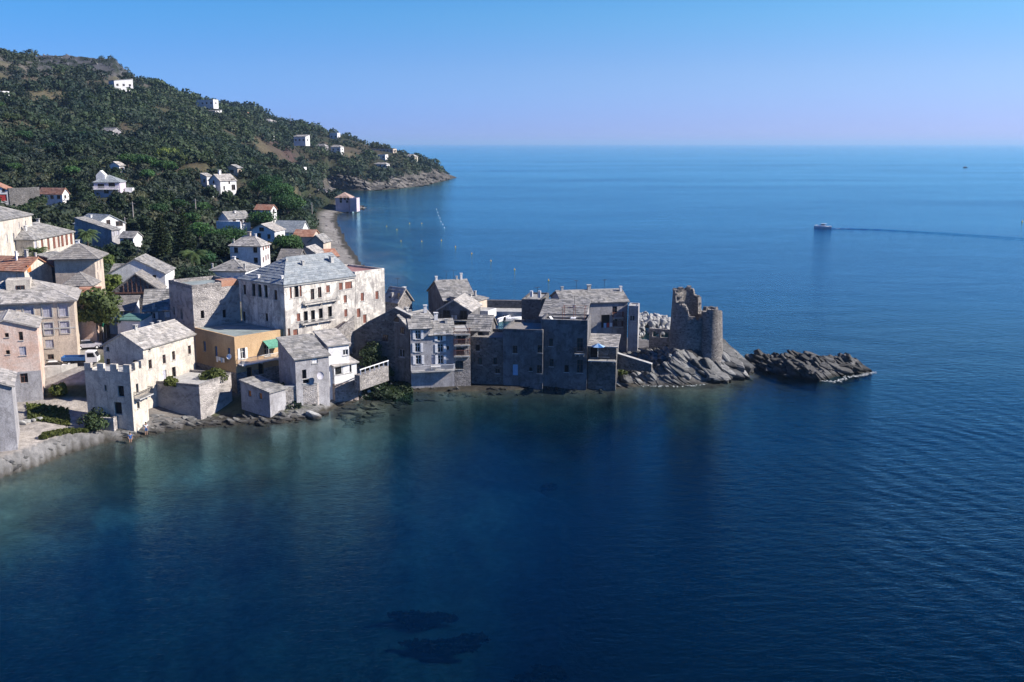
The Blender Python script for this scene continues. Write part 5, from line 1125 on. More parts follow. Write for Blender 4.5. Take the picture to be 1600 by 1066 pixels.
def ttop(q):
    d = math.degrees(q) % 360; j = jag[int(d/2.2)]      # 270 faces the camera, 180 west, 0 east, 90 the open sea
    prof = [(0, 8.3), (38, 8.6), (42, 11.4), (62, 11.8), (70, 12.8), (95, 13.0), (200, 12.9), (207, 11.0), (238, 10.8), (250, 10.1), (257, 8.9), (285, 8.1), (330, 8.2), (360, 8.3)]
    for (a, b), (c, e) in zip(prof, prof[1:]):
        if a <= d <= c: return b+(e-b)*(d-a)/(c-a)+j
    return 8.4
mb = MB(); tcx = -1.1; ring(mb, 3.05, 2.1, ttop, -3, .75, cx=tcx); mb.build('wall', M['tower'], tw)
mb = MB(); mb.lathe([(2.2, 6.2), (1.2, 6.7), (0, 6.9)], 20, c=(tcx, 0, 0)); mb.build('rubble_fill', M['tower'], tw)
mb = MB(); ring(mb, 1.75, 1.1, lambda q: 9.7+jag[int(math.degrees(q) % 360/2.2)]*.3+(.55 if 40 < math.degrees(q) % 360 < 140 or 230 < math.degrees(q) % 360 < 300 else 0), -3, .7, 56, 2.3, -1.9); mb.build('turret', M['tower'], tw)
mb = MB(); mb.lathe([(1.2, 9.2), (0, 9.3)], 20, c=(2.3, -1.9, 0)); mb.build('turret_floor', M['tower'], tw)
for sec in range(10):
    mb = MB()
    for k in range(8):
        q = (sec+rs.uniform(.05, .95))*math.pi/5; r = rs.uniform(2.2, 2.95); s = rs.uniform(.12, .36); z = ttop(q)-.1; x, y = tcx+math.cos(q)*r, math.sin(q)*r; mb.box(x-s, x+s, y-s, y+s, z, z+s*1.1)
    mb.build('broken_masonry', M['tower'], tw)
# half fallen wall with openings beside the tower
a0 = at_y(1014,533,178); a1 = at_y(1046,531,176.5); rt = empty('ruined_wall', a0, math.atan2(a1.y-a0.y, a1.x-a0.x), 'pale broken wall with two window holes beside the ruined tower', 'wall')
mb = MB(); L = (a1-a0).length; zt = at_y(1014,513,178).z-a0.z
ops = [(.15*L, .46*L, zt*.34, zt*.78), (.55*L, .93*L, zt*.34, zt*.8)]
panel(mb, (0,0), (1,0), (0,-1), L, -2, zt, ops, .5); panel(mb, (L,.5), (-1,0), (0,1), L, -2, zt, [(L-b, L-a, c, d) for a, b, c, d in ops], .0)
mb.poly([(0,0,zt), (L,0,zt), (L,.5,zt), (0,.5,zt)]); mb.poly([(0,0,-2), (0,.5,-2), (0,.5,zt), (0,0,zt)]); mb.poly([(L,0,-2), (L,.5,-2), (L,.5,zt), (L,0,zt)]); mb.build('wall', M['stone'], rt)
# harbour quay with its parapet
q0, q1 = (dY(742,229)), (dY(965,226)); qz = empty('harbour_quay', (q0[0], q0[1], 0), math.atan2(q1[1]-q0[1], q1[0]-q0[0]), 'grey concrete quay with a dark parapet closing the little harbour', 'quay'); L = math.hypot(q1[0]-q0[0], q1[1]-q0[1])
mb = MB(); mb.box(0, L, 0, 5, -3, 1.6); mb.build('deck', M['concrete'], qz); mb = MB(); mb.box(0, L, 5.003, 6.4, -3, 3.4); mb.build('parapet', M['dstone'], qz)
# ---------------------------------------------------------------- vegetation
def crown_oak(name, Rr, H, z0, mat, nl=16, per=110, ls=.30, parent=None, flat=1.0):
    C = []; N = []
    for _ in range(nl):
        d = rng.normal(size=3); d /= np.linalg.norm(d); d *= rng.uniform(.25, .8); lc = np.array([d[0]*Rr, d[1]*Rr, z0+H*.5+d[2]*H*.5*flat]); lr = rng.uniform(.26, .46)*Rr
        p = rng.normal(size=(per, 3)); p /= np.linalg.norm(p, axis=1, keepdims=True); p = p[p[:, 2] > -.55]
        r = lr*rng.uniform(.72, 1.06, (len(p), 1)); C.append(lc+p*r*np.array([1, 1, .8])); N.append(p+rng.normal(0, .45, p.shape))
    C = np.concatenate(C); N = np.concatenate(N); V, F = leaf_quads(C, N, rng.uniform(.6, 1.25, len(C))*ls)
    return mesh_obj(name, V, F, mat, parent)
def trunk(parent, h, r, lean=.0, limbs=5, spread=1.5, mat='bark'):
    mb = MB(); mb.tube([(0,0,-.8), (lean*.3,0,h*.4), (lean,.05,h*.8), (lean*1.1,.1,h)], [r*1.3, r, r*.75, r*.45], 7)
    for k in range(limbs):
        q = 2*math.pi*k/limbs+random.random(); a = Vector((lean*.8, 0, h*random.uniform(.55, .8))); b = a+Vector((math.cos(q)*spread*.5, math.sin(q)*spread*.5, spread*.45)); c = a+Vector((math.cos(q)*spread, math.sin(q)*spread, spread*.9))
        mb.tube([a, b, c], [r*.5, r*.35, r*.12], 5)
    return mb.build('trunk', M[mat], parent)
def tree(kind, label, loc, H, Rr, group=None, lod=1.0, mat=None):
    """one tree: an empty at its foot > crown, trunk"""
    names = {'oak':'evergreen_oak', 'olive':'olive_tree', 'pine':'stone_pine', 'cyp':'cypress', 'broad':'plane_tree', 'bush':'bush', 'palm':'palm_tree', 'arau':'norfolk_pine'}
    root = empty(names[kind], loc, random.uniform(0, 6.28), label, {'bush':'bush'}.get(kind, 'tree'), group)
    ls = .30/lod**.5
    if kind in ('oak', 'olive', 'broad'):
        m = M[mat or {'oak':'oak', 'olive':'olive', 'broad':'light'}[kind]]
        crown_oak('crown', Rr, H*.78, H*.22, m, int(15+3*Rr), int(105*lod), ls*Rr**.25, root); trunk(root, H*.6, .09*Rr**.8, .2, 5, Rr*.55)
    elif kind == 'bush':
        crown_oak('foliage', Rr, H, -.1*H, M[mat or 'oak'], int(10+3*Rr), int(90*lod), ls*.8, root)
    elif kind == 'pine':
        crown_oak('crown', Rr, H*.42, H*.58, M[mat or 'pine'], int(22+3*Rr), int(120*lod), ls, root, 1.0); trunk(root, H*.7, .13*Rr**.7, .4, 6, Rr*.6)
    elif kind == 'cyp':
        n = int(1500*lod); z = rng.uniform(.03, 1, n); r = Rr*np.sin(np.pi*np.clip(z*.93+.07, 0, 1))**.6*(1.05-z*.55)*rng.uniform(.8, 1.05, n); a = rng.uniform(0, 2*np.pi, n)
        C = np.stack([r*np.cos(a), r*np.sin(a), z*H], 1); V, F = leaf_quads(C, np.stack([np.cos(a), np.sin(a), .5+0*a], 1)+rng.normal(0, .4, (n, 3)), rng.uniform(.15, .32, n)); mesh_obj('crown', V, F, M['cyp'], root); trunk(root, H*.5, .14, 0, 0)
    elif kind == 'arau':
        C = []; N = []
        for k in range(19):
            zz = H*(.10+.88*k/18); L = Rr*(1-k/18)**.8+.25
            for b in range(9):
                q = 2*math.pi*(b+.5*(k % 2))/9+random.uniform(-.12, .12); m = int(40*(L/Rr)+10); u = rng.uniform(.12, 1, m)
                C.append(np.stack([np.cos(q)*u*L-np.sin(q)*rng.normal(0, .22, m), np.sin(q)*u*L+np.cos(q)*rng.normal(0, .22, m), zz-.5*u**2*L*.25+rng.normal(0, .09, m)], 1)); N.append(rng.normal(0, .5, (m, 3))+np.array([0, 0, 1.0]))
        C = np.concatenate(C); N = np.concatenate(N); V, F = leaf_quads(C, N, rng.uniform(.18, .36, len(C))); mesh_obj('crown', V, F, M['cyp'], root); trunk(root, H*.97, .3, 0, 0)
    elif kind == 'palm':
        trunk(root, H, .24, .25, 0, 1, 'bark'); V = []; F = []; base = Vector((.27, .1, H))
        for k in range(46):
            q = random.uniform(0, 6.28); up = random.uniform(-.35, 1.25); L = Rr*random.uniform(.8, 1.1); pts = []
            for s in range(9):
                u = s/8; pts.append(base+Vector((math.cos(q)*L*u*math.cos(up*.6), math.sin(q)*L*u*math.cos(up*.6), L*(math.sin(up)*u*.8-.55*u*u))))
            side = Vector((-math.sin(q), math.cos(q), 0))
            for s in range(8):
                for sg in (-1, 1):
                    for h in (0, .5):
                        a = pts[s].lerp(pts[s+1], h); d = (pts[s+1]-pts[s]); w = .55*Rr*.42*(1-abs(s/8-.45)); tip = a+side*sg*w+d*.7-Vector((0,0,w*.45)); i = len(V); V += [tuple(a), tuple(a+d*.42), tuple(tip+d*.1), tuple(tip)]; F.append((i, i+1, i+2, i+3))
        mesh_obj('crown', V, F, M['palm'], root)
    return root
def T(kind, label, px, Y, H, Rr, lod=1.0, mat=None, dz=0, group=None):
    x = (px-800)/FPX*Y; return tree(kind, label, (x, Y, gz(x, Y)+dz), H, Rr, group, lod, mat)
T('broad', 'big round leafy tree in the square beside the beige shuttered house', 146, 161, 10.3, 3.9, 1.7, 'plane')
T('bush', 'rounded green bush growing on the walled garden bastion', 321, 146, 2.4, 2.6, 1.6, 'weed', 4.6-gz((321-800)/FPX*146, 146))
T('bush', 'small bush against the foot of the white gabled house', 254, 141.5, 1.6, 1.2, 1.2, 'weed', 5.2-gz((254-800)/FPX*141.5, 141.5))
T('bush', 'dark garden shrubs below the yellow house balcony', 416, 147.5, 3.2, 2.6, 1.4)
T('bush', 'climbing shrub beside the fishing house wall', 438, 149, 2.6, 1.8, 1.2, 'oak')
T('bush', 'dark undergrowth beside the battlemented house wall', 128, 133, 2.6, 2.6, 1.4)
T('bush', 'green shrub below the low wall by the parked truck', 71, 142, 2.0, 1.3, 1.2, 'weed')
T('bush', 'shrubby plants on the terrace east of the parasol terrace', 972, 165.5, 2.2, 1.6, 1.2, 'weed')
T('bush', 'dark creeper thicket under the rampart wall', 590, 161.5, 4.5, 2.6, 1.5)
T('bush', 'dark ivy covered thicket climbing the middle of the rampart wall', 574, 161, 5.5, 2.8, 1.5, 'cyp', 1.5)
T('palm', 'palm with broad drooping crown in the garden thicket', 302, 222, 7.0, 3.6); T('palm', 'dark palm between the cream house and the hip roof', 54, 193, 9.0, 2.6)
T('palm', 'pale palm at the corner of the lean roof house', 138, 232, 8.5, 3.0); T('palm', 'small palm in the lower garden beside the red lean-to', 158, 166, 5.5, 1.6)
T('arau', 'tall dark tiered conifer standing above the garden trees', 288, 232, 15.5, 4.0); T('arau', 'shorter dark tiered conifer left of the tall one', 252, 240, 13.0, 3.4)
T('pine', 'bright green stone pine with a wide dome behind the square white house', 356, 256, 8.5, 6.0, 1.3); T('pine', 'dense round stone pine beside the grey gable house', 452, 262, 7.0, 4.6, 1.3)
T('pine', 'stone pine spreading over the orange roofed villa', 452, 356, 10, 6.5); T('pine', 'stone pine crown right of the white garden house', 409, 318, 6.0, 5.5)
T('pine', 'green pine by the beach gable house', 511, 262, 5.5, 3.2, 1.2); T('pine', 'tall pine group above the beach road', 440, 380, 13, 7); T('pine', 'pine on the slope over the orange roofed villa', 424, 395, 12, 6)
T('oak', 'dark oak behind the ruined gable house', 268, 212, 6.5, 4.0, 1.2); T('oak', 'dark oak in front of the tall tiered conifer', 300, 205, 6.5, 4.0, 1.2)
T('olive', 'grey green olive crown below the palm thicket', 270, 214, 7, 3.6, 1.2); T('olive', 'pale olive between lean roof house and ruined gable', 216, 224, 6, 3.4, 1.2)
T('oak', 'dark oak squeezed behind the lavender shutter house', 322, 214, 6, 3.5, 1.2); T('oak', 'dark tree filling the gap behind the roofless house', 296, 190, 5.2, 3.2, 1.2)
T('olive', 'small feathery tree before the square white house', 403, 208, 5.2, 2.8, 1.2, 'light'); T('oak', 'dark round tree left of the square white house', 338, 246, 8.5, 5, 1.2)
T('oak', 'dark oak at the back of the white shutter house', 190, 186, 5, 2.8, 1.2); T('olive', 'light tree beside the hip roof house corner', 168, 192, 6, 2.4, 1.2, 'light')
T('bush', 'magenta bougainvillea against the low annex roof', 172, 199, 2.6, 1.8, 1.2, 'bloom'); T('olive', 'yellow green garden tree above the hip roof house', 152, 226, 5.5, 3.6, 1.1, 'light')
T('broad', 'single bright green tree glowing among the dark hillside woods', 271, 470, 9, 6.5, .8); T('cyp', 'slender cypress beside the lavender balcony villa', 165, 372, 8, 1.6, .6); T('cyp', 'cypress behind the lavender balcony villa roof', 178, 376, 9, 1.6, .6)
T('cyp', 'dark cypress clump next to the bright green hillside tree', 253, 470, 11, 2.2, .6)
# ivy and garden greens
def weeds(name, px0, px1, Y0, Y1, n, sz, mat, label, z=None, hmax=.7):
    Y = rng.uniform(Y0, Y1, n); a = rng.uniform(px0, px1, n); x = (a-800)/FPX*Y; h = rng.uniform(0, hmax, n)*(.4+.6*(fbm(x, Y, 2.2, 61)+.5)); zz = ground_h(x, Y)+h
    V, F = leaf_quads(np.stack([x, Y, zz], 1), rng.normal(0, .6, (n, 3))+np.array([0, 0, .8]), rng.uniform(.6, 1.3, n)*sz); return tag(mesh_obj(name, V, F, M[mat]), label, 'plants', kind='stuff')
weeds('grass', 17, 84, 132.5, 138.5, 2600, .22, 'weed', 'green grassy bank between the quay garden and the pink house', hmax=.5)
weeds('undergrowth', 560, 640, 154, 161.5, 3600, .26, 'oak', 'dark undergrowth on the shaded terrace under the rampart', hmax=1.2)
weeds('undergrowth', 380, 460, 144, 151, 1500, .24, 'oak', 'green undergrowth in the garden behind the boathouse', hmax=1.0)
for k, px in enumerate((40, 50, 60, 72, 84, 95, 106)):
    T('bush', ['yellow green shrub in the quay garden row, nearest the pale corner house', 'second yellow green shrub of the quay garden row', 'third yellow green shrub of the quay garden row', 'middle yellow green shrub of the quay garden row',
      'fifth yellow green shrub of the quay garden row', 'small shrub at the bright end of the quay garden row', 'last tiny shrub of the quay garden row'][k], px, 125.6+k*.75, .8-.04*k, .85-.05*k, 1.0, 'weed', group='shrubs in a row on the quay garden')
# ---- the wooded hill: nearer trees are single things, the far wood is one mass
FC = [np.array(f) for f in FOOT]; FCC = np.array([[f[:, 0].mean(), f[:, 1].mean(), max(np.ptp(f[:, 0]), np.ptp(f[:, 1]))*.5] for f in FC])
def free(x, y, r, front=9.0):
    """far enough from every house, and not standing in front of one"""
    ok = np.ones(len(x), bool)
    for cx, cy, cr in FCC:
        far = min(1.0, max(.25, (cy-150)/250)); dx, dy = x-cx-(x-cx)*0, y-cy
        ok &= ~(np.hypot(dx, dy) < cr+r*.8)
        l = math.hypot(cx, cy); ux, uy = -cx/l, -cy/l; al = dx*ux+dy*uy; ac = np.abs(-dx*uy+dy*ux); ok &= ~((al > 0) & (al < cr+front*far+r) & (ac < cr*.9+r*.6))
    return ok
protos = []
for kind, H, Rr, lab in (('oak', 6.0, 3.6, 'dark evergreen oak in the woods on the slope behind the village'), ('oak', 5.0, 3.9, None), ('oak', 6.8, 3.4, None), ('olive', 5.0, 3.3, 'grey green olive tree on the slope behind the village'),
                         ('olive', 4.4, 3.0, None), ('pine', 7.5, 4.4, 'green umbrella pine in the woods behind the village')):
    lab = lab or protos[-1][1]; protos.append((tree(kind, lab, (0, 0, -500), H, Rr, lab.replace(' in the woods', 's in the woods').replace('olive tree on', 'olive trees on'), .62), lab))
used = [False]*len(protos); placed = []; n = 0
m = 9000; a = rng.uniform(-70, 505, m); Y = 205*np.exp(rng.uniform(0, math.log(560/205), m)); x = (a-800)/FPX*Y; sdv = sdist(x, Y); gh = ground_h(x, Y); fr_ = free(x, Y, 3.4)
clr = fbm(x, Y, 90, 35)+.5
for i in range(m):
    if not fr_[i] or sdv[i] < 14 or (clr[i] > .84 and Y[i] > 420): continue
    if a[i] > 470 and Y[i] < 330: continue
    if Y[i] < 240 and (a[i] < 120 or a[i] > 330): continue
    sp = 3.6 if Y[i] < 330 else 5.0
    if any((x[i]-p[0])**2+(Y[i]-p[1])**2 < sp*sp for p in placed): continue
    placed.append((x[i], Y[i])); q = int(rng.choice(6, p=[.27, .2, .2, .13, .1, .10])); src = protos[q][0]; r = src if not used[q] else copy_tree(src); used[q] = True
    s = rng.uniform(.6, 1.12)*(1.0 if Y[i] > 300 else .85); r.location = (x[i], Y[i], gh[i]); r.scale = (s, s, s*rng.uniform(.85, 1.1)); r.rotation_euler = (0, 0, rng.uniform(0, 6.28)); n += 1
    if n >= 290: break
print('TREES', n)
def scrub_mass(name, label, m, pa, pY, rad, quads, lsz, mat, hillmin=None, sparse=.0, keep=None):
    a = rng.uniform(*pa, m); Y = pY[0]*np.exp(rng.uniform(0, math.log(pY[1]/pY[0]), m)); x = (a-800)/FPX*Y; sdv = sdist(x, Y); gh = ground_h(x, Y)
    ok = (sdv > np.where(Y > 640, 8+rng.uniform(-2, 4, m), 14)) & free(x, Y, 2.0, 17.0); c1 = fbm(x, Y, 90, 35)+.5; c2 = fbm(x, Y, 30, 31)+.5
    ok &= ~((c1 > .84) & (Y > 420) & (a < 470)) & ~((c2 > .84)); ok &= ~((gh > 94) & (rng.uniform(0, 1, m) < .3) & (a < 235) & (a > 80)); red = np.exp(-(((a-455)/45)**2+((Y-820)/90)**2)); ok &= rng.uniform(0, 1, m) > red*.6
    ok &= ~((a > 470) & (Y < 380)) & ~((Y < 235) & ((a < 140) | (a > 330)))
    for ca_, cy_, ra_, ry_ in CLEAR: ok &= ~((((a-ca_)/ra_)**2+((Y-cy_)/ry_)**2 < .8) & (rng.uniform(0, 1, m) < .8))
    if keep is not None: ok &= keep(a, Y)
    x, Y, gh = x[ok], Y[ok], gh[ok]; m = len(x); r = rad[0]+(rad[1]-rad[0])*rng.beta(1.6, 2.4, m); r = r*(1+np.clip((Y-400)/900, 0, .8)); a = a[ok]; r = np.where((gh > 94) & (a > 80) & (a < 235), r*.55, r)
    p = rng.normal(size=(m, quads, 3)); p /= np.linalg.norm(p, axis=2, keepdims=True); p[:, :, 2] = np.abs(p[:, :, 2])*1.1-.18
    C = np.stack([x, Y, gh+r*.35], 1)[:, None, :]+p*(r[:, None, None])*rng.uniform(.75, 1.1, (m, quads, 1))*np.array([1, 1, 1.0]); N = p+rng.normal(0, .4, p.shape); S = (r[:, None]*rng.uniform(.6, 1.3, (m, quads))*lsz)
    V, F = leaf_quads(C.reshape(-1, 3), N.reshape(-1, 3), S.ravel()); print(name, m, len(F)); return tag(mesh_obj(name, V, F, M[mat]), label, 'woods', kind='stuff')
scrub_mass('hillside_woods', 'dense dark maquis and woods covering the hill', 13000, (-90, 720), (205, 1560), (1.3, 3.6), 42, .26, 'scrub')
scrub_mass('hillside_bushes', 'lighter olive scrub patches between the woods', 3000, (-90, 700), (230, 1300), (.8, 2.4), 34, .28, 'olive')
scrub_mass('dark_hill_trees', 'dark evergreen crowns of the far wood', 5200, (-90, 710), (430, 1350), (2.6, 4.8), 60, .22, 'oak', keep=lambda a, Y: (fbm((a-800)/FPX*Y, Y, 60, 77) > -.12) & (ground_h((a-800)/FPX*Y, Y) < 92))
# ---------------------------------------------------------------- vehicles, boats, people, small things
def wheel(root, x, y, r, w):
    mb = MB(); q = 18
    for a, b, m in ((r, w, 0),):
        mb.tube([(x, y-w/2, r), (x, y+w/2, r)], r, q)
    o = mb.build('wheel', M['tyre'], root); mb = MB(); mb.tube([(x, y-w/2-.012, r), (x, y+w/2+.012, r)], r*.55, 14); mb.build('rim', M['hull'], o)
def truck(loc, rz):
    t = empty('flatbed_truck', loc, rz, 'small truck with white cab and blue flatbed parked in the square', 'truck')
    mb = MB(); mb.box(-2.6, 2.3, -.45, .45, .5, .75); mb.build('chassis', M['dark'], t)
    mb = MB(); mb.box(-2.7, .75, -.95, .95, .85, .95); mb.box(-2.7, -2.62, -.95, .95, .953, 1.45); mb.box(.67, .75, -.95, .95, .953, 1.6); mb.box(-2.62, .67, -.95, -.88, .953, 1.42); mb.box(-2.62, .67, .88, .95, .953, 1.42); mb.build('flatbed', M['bluep'], t)
    mb = MB(); prof = [(.85,.55),(2.55,.55),(2.6,1.25),(2.15,2.15),(.85,2.2)]; mb.prism([(x, -.9, z) for x, z in prof], (0,1.8,0)); c = mb.build('cab', M['hull'], t)
    mb = MB(); mb.prism([(1.15,-.905,1.35),(2.3,-.905,1.35),(2.05,-.905,2.0),(1.15,-.905,2.0)], (0,-.012,0)); mb.prism([(1.15,.905,1.35),(2.3,.905,1.35),(2.05,.905,2.0),(1.15,.905,2.0)], (0,.012,0)); mb.prism([(2.57,-.75,1.34),(2.57,.75,1.34),(2.21,.75,2.06),(2.21,-.75,2.06)], (.03,0,.015)); mb.build('window', M['glass'], c)
    for x in (-1.6, 1.75):
        for y in (-.78, .78): wheel(t, x, y, .36, .22)
    return t
def car(loc, rz, mat, label):
    t = empty('parked_car', loc, rz, label, 'car'); mb = MB(); lo = [(-2.0,.35),(2.0,.35),(2.05,.65),(1.9,.85),(1.0,.95),(-1.0,.97),(-1.95,.92),(-2.05,.6)]; mb.prism([(x, -.82, z) for x, z in lo], (0,1.64,0)); b = mb.build('body', M[mat], t)
    mb = MB(); mb.hexa([(-1.5,-.74,.965),(.95,-.74,.945),(.95,.74,.945),(-1.5,.74,.965),(-1.1,-.6,1.42),(.3,-.6,1.42),(.3,.6,1.42),(-1.1,.6,1.42)]); mb.build('window', M['glass'], b); mb = MB(); mb.box(-1.08,.28,-.58,.58,1.421,1.46); mb.build('roof', M[mat], b)
    for x in (-1.25, 1.25):
        for y in (-.75, .75): wheel(t, x, y, .31, .18)
    return t
p = at(128, 573, 5.9); truck((p.x, p.y, gz(p.x, p.y)+.02), R(8))
for px, py, rz, mt, lab in ((140, 555, 20, 'lav', 'blue grey car parked behind the flatbed truck'), (128, 551, 15, 'red', 'dark red car half under the green canopy'), (88, 575, 12, 'hull', 'low white car nose in front of the beige house')):
    p = at(px, py, 6.0); car((p.x, p.y, gz(p.x, p.y)+.02), R(rz), mt, lab)
p = at(136, 548, 6.2); cn = empty('market_canopy', (p.x-1.6, p.y+2.5, gz(p.x, p.y)), R(10), 'dark green canvas canopy on white poles behind the truck', 'canopy')
mb = MB(); a = [(0,0,2.5),(3.6,0,2.5)]; prof = [(-1.1,2.35),(-.6,2.75),(0,2.9),(.6,2.75),(1.1,2.35)]
for i in range(4): mb.prism([(0,prof[i][0],prof[i][1]),(3.6,prof[i][0],prof[i][1]),(3.6,prof[i+1][0],prof[i+1][1]),(0,prof[i+1][0],prof[i+1][1])], (0,0,.04))
mb.build('canvas', M['greenp'], cn)
for x in (.05, 3.55):
    for y in (-1.08, 1.08): mb = MB(); mb.tube([(x,y,-.1),(x,y,2.36)], .045, 6); mb.build('pole', M['wpaint'], cn)
# low wall and slab along the ramp edge
wall_run('ramp_parapet', 'low pale parapet along the edge of the parking square', [at(58,580,6.1), at(96,577,6.1), at(121,571,6.3)], .35, 6.6, 3.5, 'concrete')
p0, p1 = at(60,585,5.4), at(90,581,5.4); bb = empty('stone_bench', (p0.x, p0.y, 4.2), 0, 'long pale slab shelter against the ramp wall', 'slab'); mb = MB(); d = p1-p0; mb.obox((0,0,1.1), (d.x,d.y,0), (-.1,-1.1,0), (0,0,.12)); mb.build('top_slab', M['concrete'], bb); mb = MB()
for k in (0, .45, .9): mb.obox((d.x*k,d.y*k-.6,-1.5), (.3,0,0), (0,.4,0), (0,0,2.597))
mb.build('support', M['dstone'], bb)
wall_run('garden_wall', 'low pale wall at the corner of the battlemented house and the quay', [at(157,667,1.6), at(178,668,1.6), at(190,661,1.6)], .4, 2.9, .2, 'pstone')
# old stones lying on the quay bank
for k, (px, py, s) in enumerate(((32,656,.7),(44,653,.6),(52,652,.5),(60,650,.55),(66,650,.45))):
    p = at(px, py, 3.0); o = bpy.data.objects.new('boulder', BM[k]); COL.objects.link(o); o.location = (p.x, p.y, gz(p.x, p.y)+s*.3); o.scale = (s, s*.8, s*.7); o.rotation_euler = (0, .2, k); tag(o, 'pale stone block lying below the grassy bank on the quay', 'stone', 'stone blocks below the grassy bank')
# ---- boats
def hull(L, B, D, mat, name='hull', parent=None, n=16, fl=.0):
    V = []; F = []
    for i in range(n+1):
        u = i/n; x = -L/2+L*u; w = B/2*(1-max(0, (u-.45)/.55)**2.2)*(.9+.1*min(1, u*4)); sh = D*(1+.35*u*u)
        V += [(x, 0, -.25*D), (x, -w*.72, 0), (x, -w, sh), (x, -w+.12*min(1, w*4), sh), (x, 0, sh*.72), (x, w-.12*min(1, w*4), sh), (x, w, sh), (x, w*.72, 0)]
    for i in range(n):
        for k in range(8): a, b = i*8+k, i*8+(k+1) % 8; F.append((a, b, b+8, a+8))
    F.append(tuple(range(8))[::-1]); F.append(tuple(n*8+k for k in range(8))); return mesh_obj(name, V, F, M[mat], parent)
def cruiser(loc, rz, label, s=1.0, hm='navy'):
    b = empty('motor_boat', loc, rz, label, 'boat'); b.scale = (s, s, s); hull(8.0, 2.7, 1.0, hm, 'hull', b)
    mb = MB(); mb.hexa([(-1.6,-.95,.9),(2.6,-.7,1.0),(2.6,.7,1.0),(-1.6,.95,.9),(-1.2,-.85,1.55),(1.7,-.6,1.5),(1.7,.6,1.5),(-1.2,.85,1.55)]); c = mb.build('cabin', M['hull'], b)
    mb = MB(); mb.hexa([(-.9,-.87,1.553),(1.0,-.7,1.553),(1.0,.7,1.553),(-.9,.87,1.553),(-.7,-.8,2.1),(.4,-.65,2.1),(.4,.65,2.1),(-.7,.8,2.1)]); mb.build('window', M['glass'], c); mb = MB(); mb.box(-1.9,.6,-.95,.95,2.12,2.22); mb.build('roof', M['hull'], c)
    mb = MB(); mb.tube([(2.2,-.85,1.1),(2.2,-.85,1.75),(3.9,0,1.95),(2.2,.85,1.75),(2.2,.85,1.1)], .03, 5); mb.build('bow_rail', M['wpaint'], b); mb = MB(); mb.box(-4.03,-3.6,-1.15,1.15,.3,1.15); mb.build('transom', M['hull'], b); return b
p = at(1285, 357, 0); cruiser((p.x, p.y, 0), R(176), 'white motor boat cruising west across the open sea', 1.0, 'hull')
p = at(1508, 262, 0); cruiser((p.x, p.y, 0), R(185), 'tiny dark boat far out near the horizon', .9)
# the wake trails behind the cruiser
wp = [(1298,357.5),(1330,357.5),(1380,359),(1440,362),(1500,365.5),(1560,369.5),(1620,374),(1700,380)]
def wake(off, w0, w1, h, label):
    V = []; F = []
    P3 = [at(a, b+off*(i/7), 0) for i, (a, b) in enumerate(wp)]; n = 60
    for i in range(n+1):
        u = i/n*(len(P3)-1); k = min(int(u), len(P3)-2); q = P3[k].lerp(P3[k+1], u-k); d = (P3[k+1]-P3[k]); nn = Vector((-d.y, d.x, 0)).normalized(); w = w0+(w1-w0)*i/n; hh = h*(1-.5*i/n)*(1+.3*math.sin(i*1.7))
        for s, zz in ((-1,-.02),(-.5,.35),(0,1),(.5,.35),(1,-.02)): r = q+nn*(s*w); V.append((r.x, r.y, zz*hh+.01))
    for i in range(n):
        for k in range(4): F.append((i*5+k+5, i*5+k+6, i*5+k+1, i*5+k))
    return tag(mesh_obj('wake', V, F, M['sea'], smooth=True), label, 'wake', kind='structure')
wake(0, .5, 2.6, .15, 'long dark wake ridge behind the motor boat'); wake(3.5, .4, 2.0, .12, 'lower wake ridge spreading behind the motor boat')
P3 = at(1300, 357.3, 0); C = np.array([(P3.x+random.uniform(0, 9), P3.y+random.gauss(0, .45), .06) for _ in range(150)]); V, F = leaf_quads(C, np.tile(np.array([[0,0,1.0]]), (150, 1)), rng.uniform(.15, .5, 150)); tag(mesh_obj('sea_foam', V, F, M['foam']), 'white propeller foam right behind the motor boat', 'foam', kind='stuff')
def dinghy(px, py, rz, mat, L, label):
    p = at(px, py, 0); b = empty('moored_boat', (p.x, p.y, .05), R(rz), label, 'boat', 'boats moored in the little harbour'); hull(L, L*.36, .6, mat, 'hull', b, 12)
    mb = MB(); mb.box(-L*.1, L*.08, -L*.15, L*.15, .5, .56); mb.box(-L*.34, -L*.22, -L*.14, L*.14, .5, .56); mb.build('thwart', M['lav'], b); mb = MB(); mb.box(-L*.55, -L*.47, -.14, .14, .2, .95); mb.build('outboard_motor', M['dark'], b); return b
dinghy(783, 502, 60, 'hull', 3.8, 'white open boat moored nearest the white block'); dinghy(793, 500, 75, 'hull', 3.9, 'white boat in the middle of the moored harbour row'); dinghy(803, 501, 25, 'hull', 4.6, 'larger white boat lying at an angle by the brown blank wall'); dinghy(789, 497, 80, 'navy', 3.6, 'dark blue boat tucked against the harbour quay')
# ---- buoys
bu = [(604,354),(620,359),(640,349.5),(659,349.5),(659,377.5),(626.5,377),(689.5,376),(711.5,386),(737,396.5),(767,408),(804,421.5),(857,438.5)]; ball = [(682,327),(684,332),(685.5,337),(687.5,341),(689,346.5),(692,351),(694.5,356)]
def buoy_proto(mat, label, group):
    b = empty('mooring_buoy', (0,0,0), 0, label, 'buoy', group); mb = MB(); mb.lathe([(0,-.35),(.3,-.25),(.46,.0),(.42,.28),(.2,.5),(0,.55)], 12); mb.build('float', M[mat], b, True); mb = MB(); mb.tube([(0,0,.5),(0,0,1.3)], .05, 6); mb.build('staff', M[mat], b); return b
BS = .5
b0 = buoy_proto('yellowp', 'small yellow mooring buoy with a staff floating in the bay', 'yellow mooring buoys in the bay')
for k, (px, py) in enumerate(bu): o = b0 if k == 0 else copy_tree(b0); o.location = at(px, py, 0); o.scale = (BS, BS, BS)
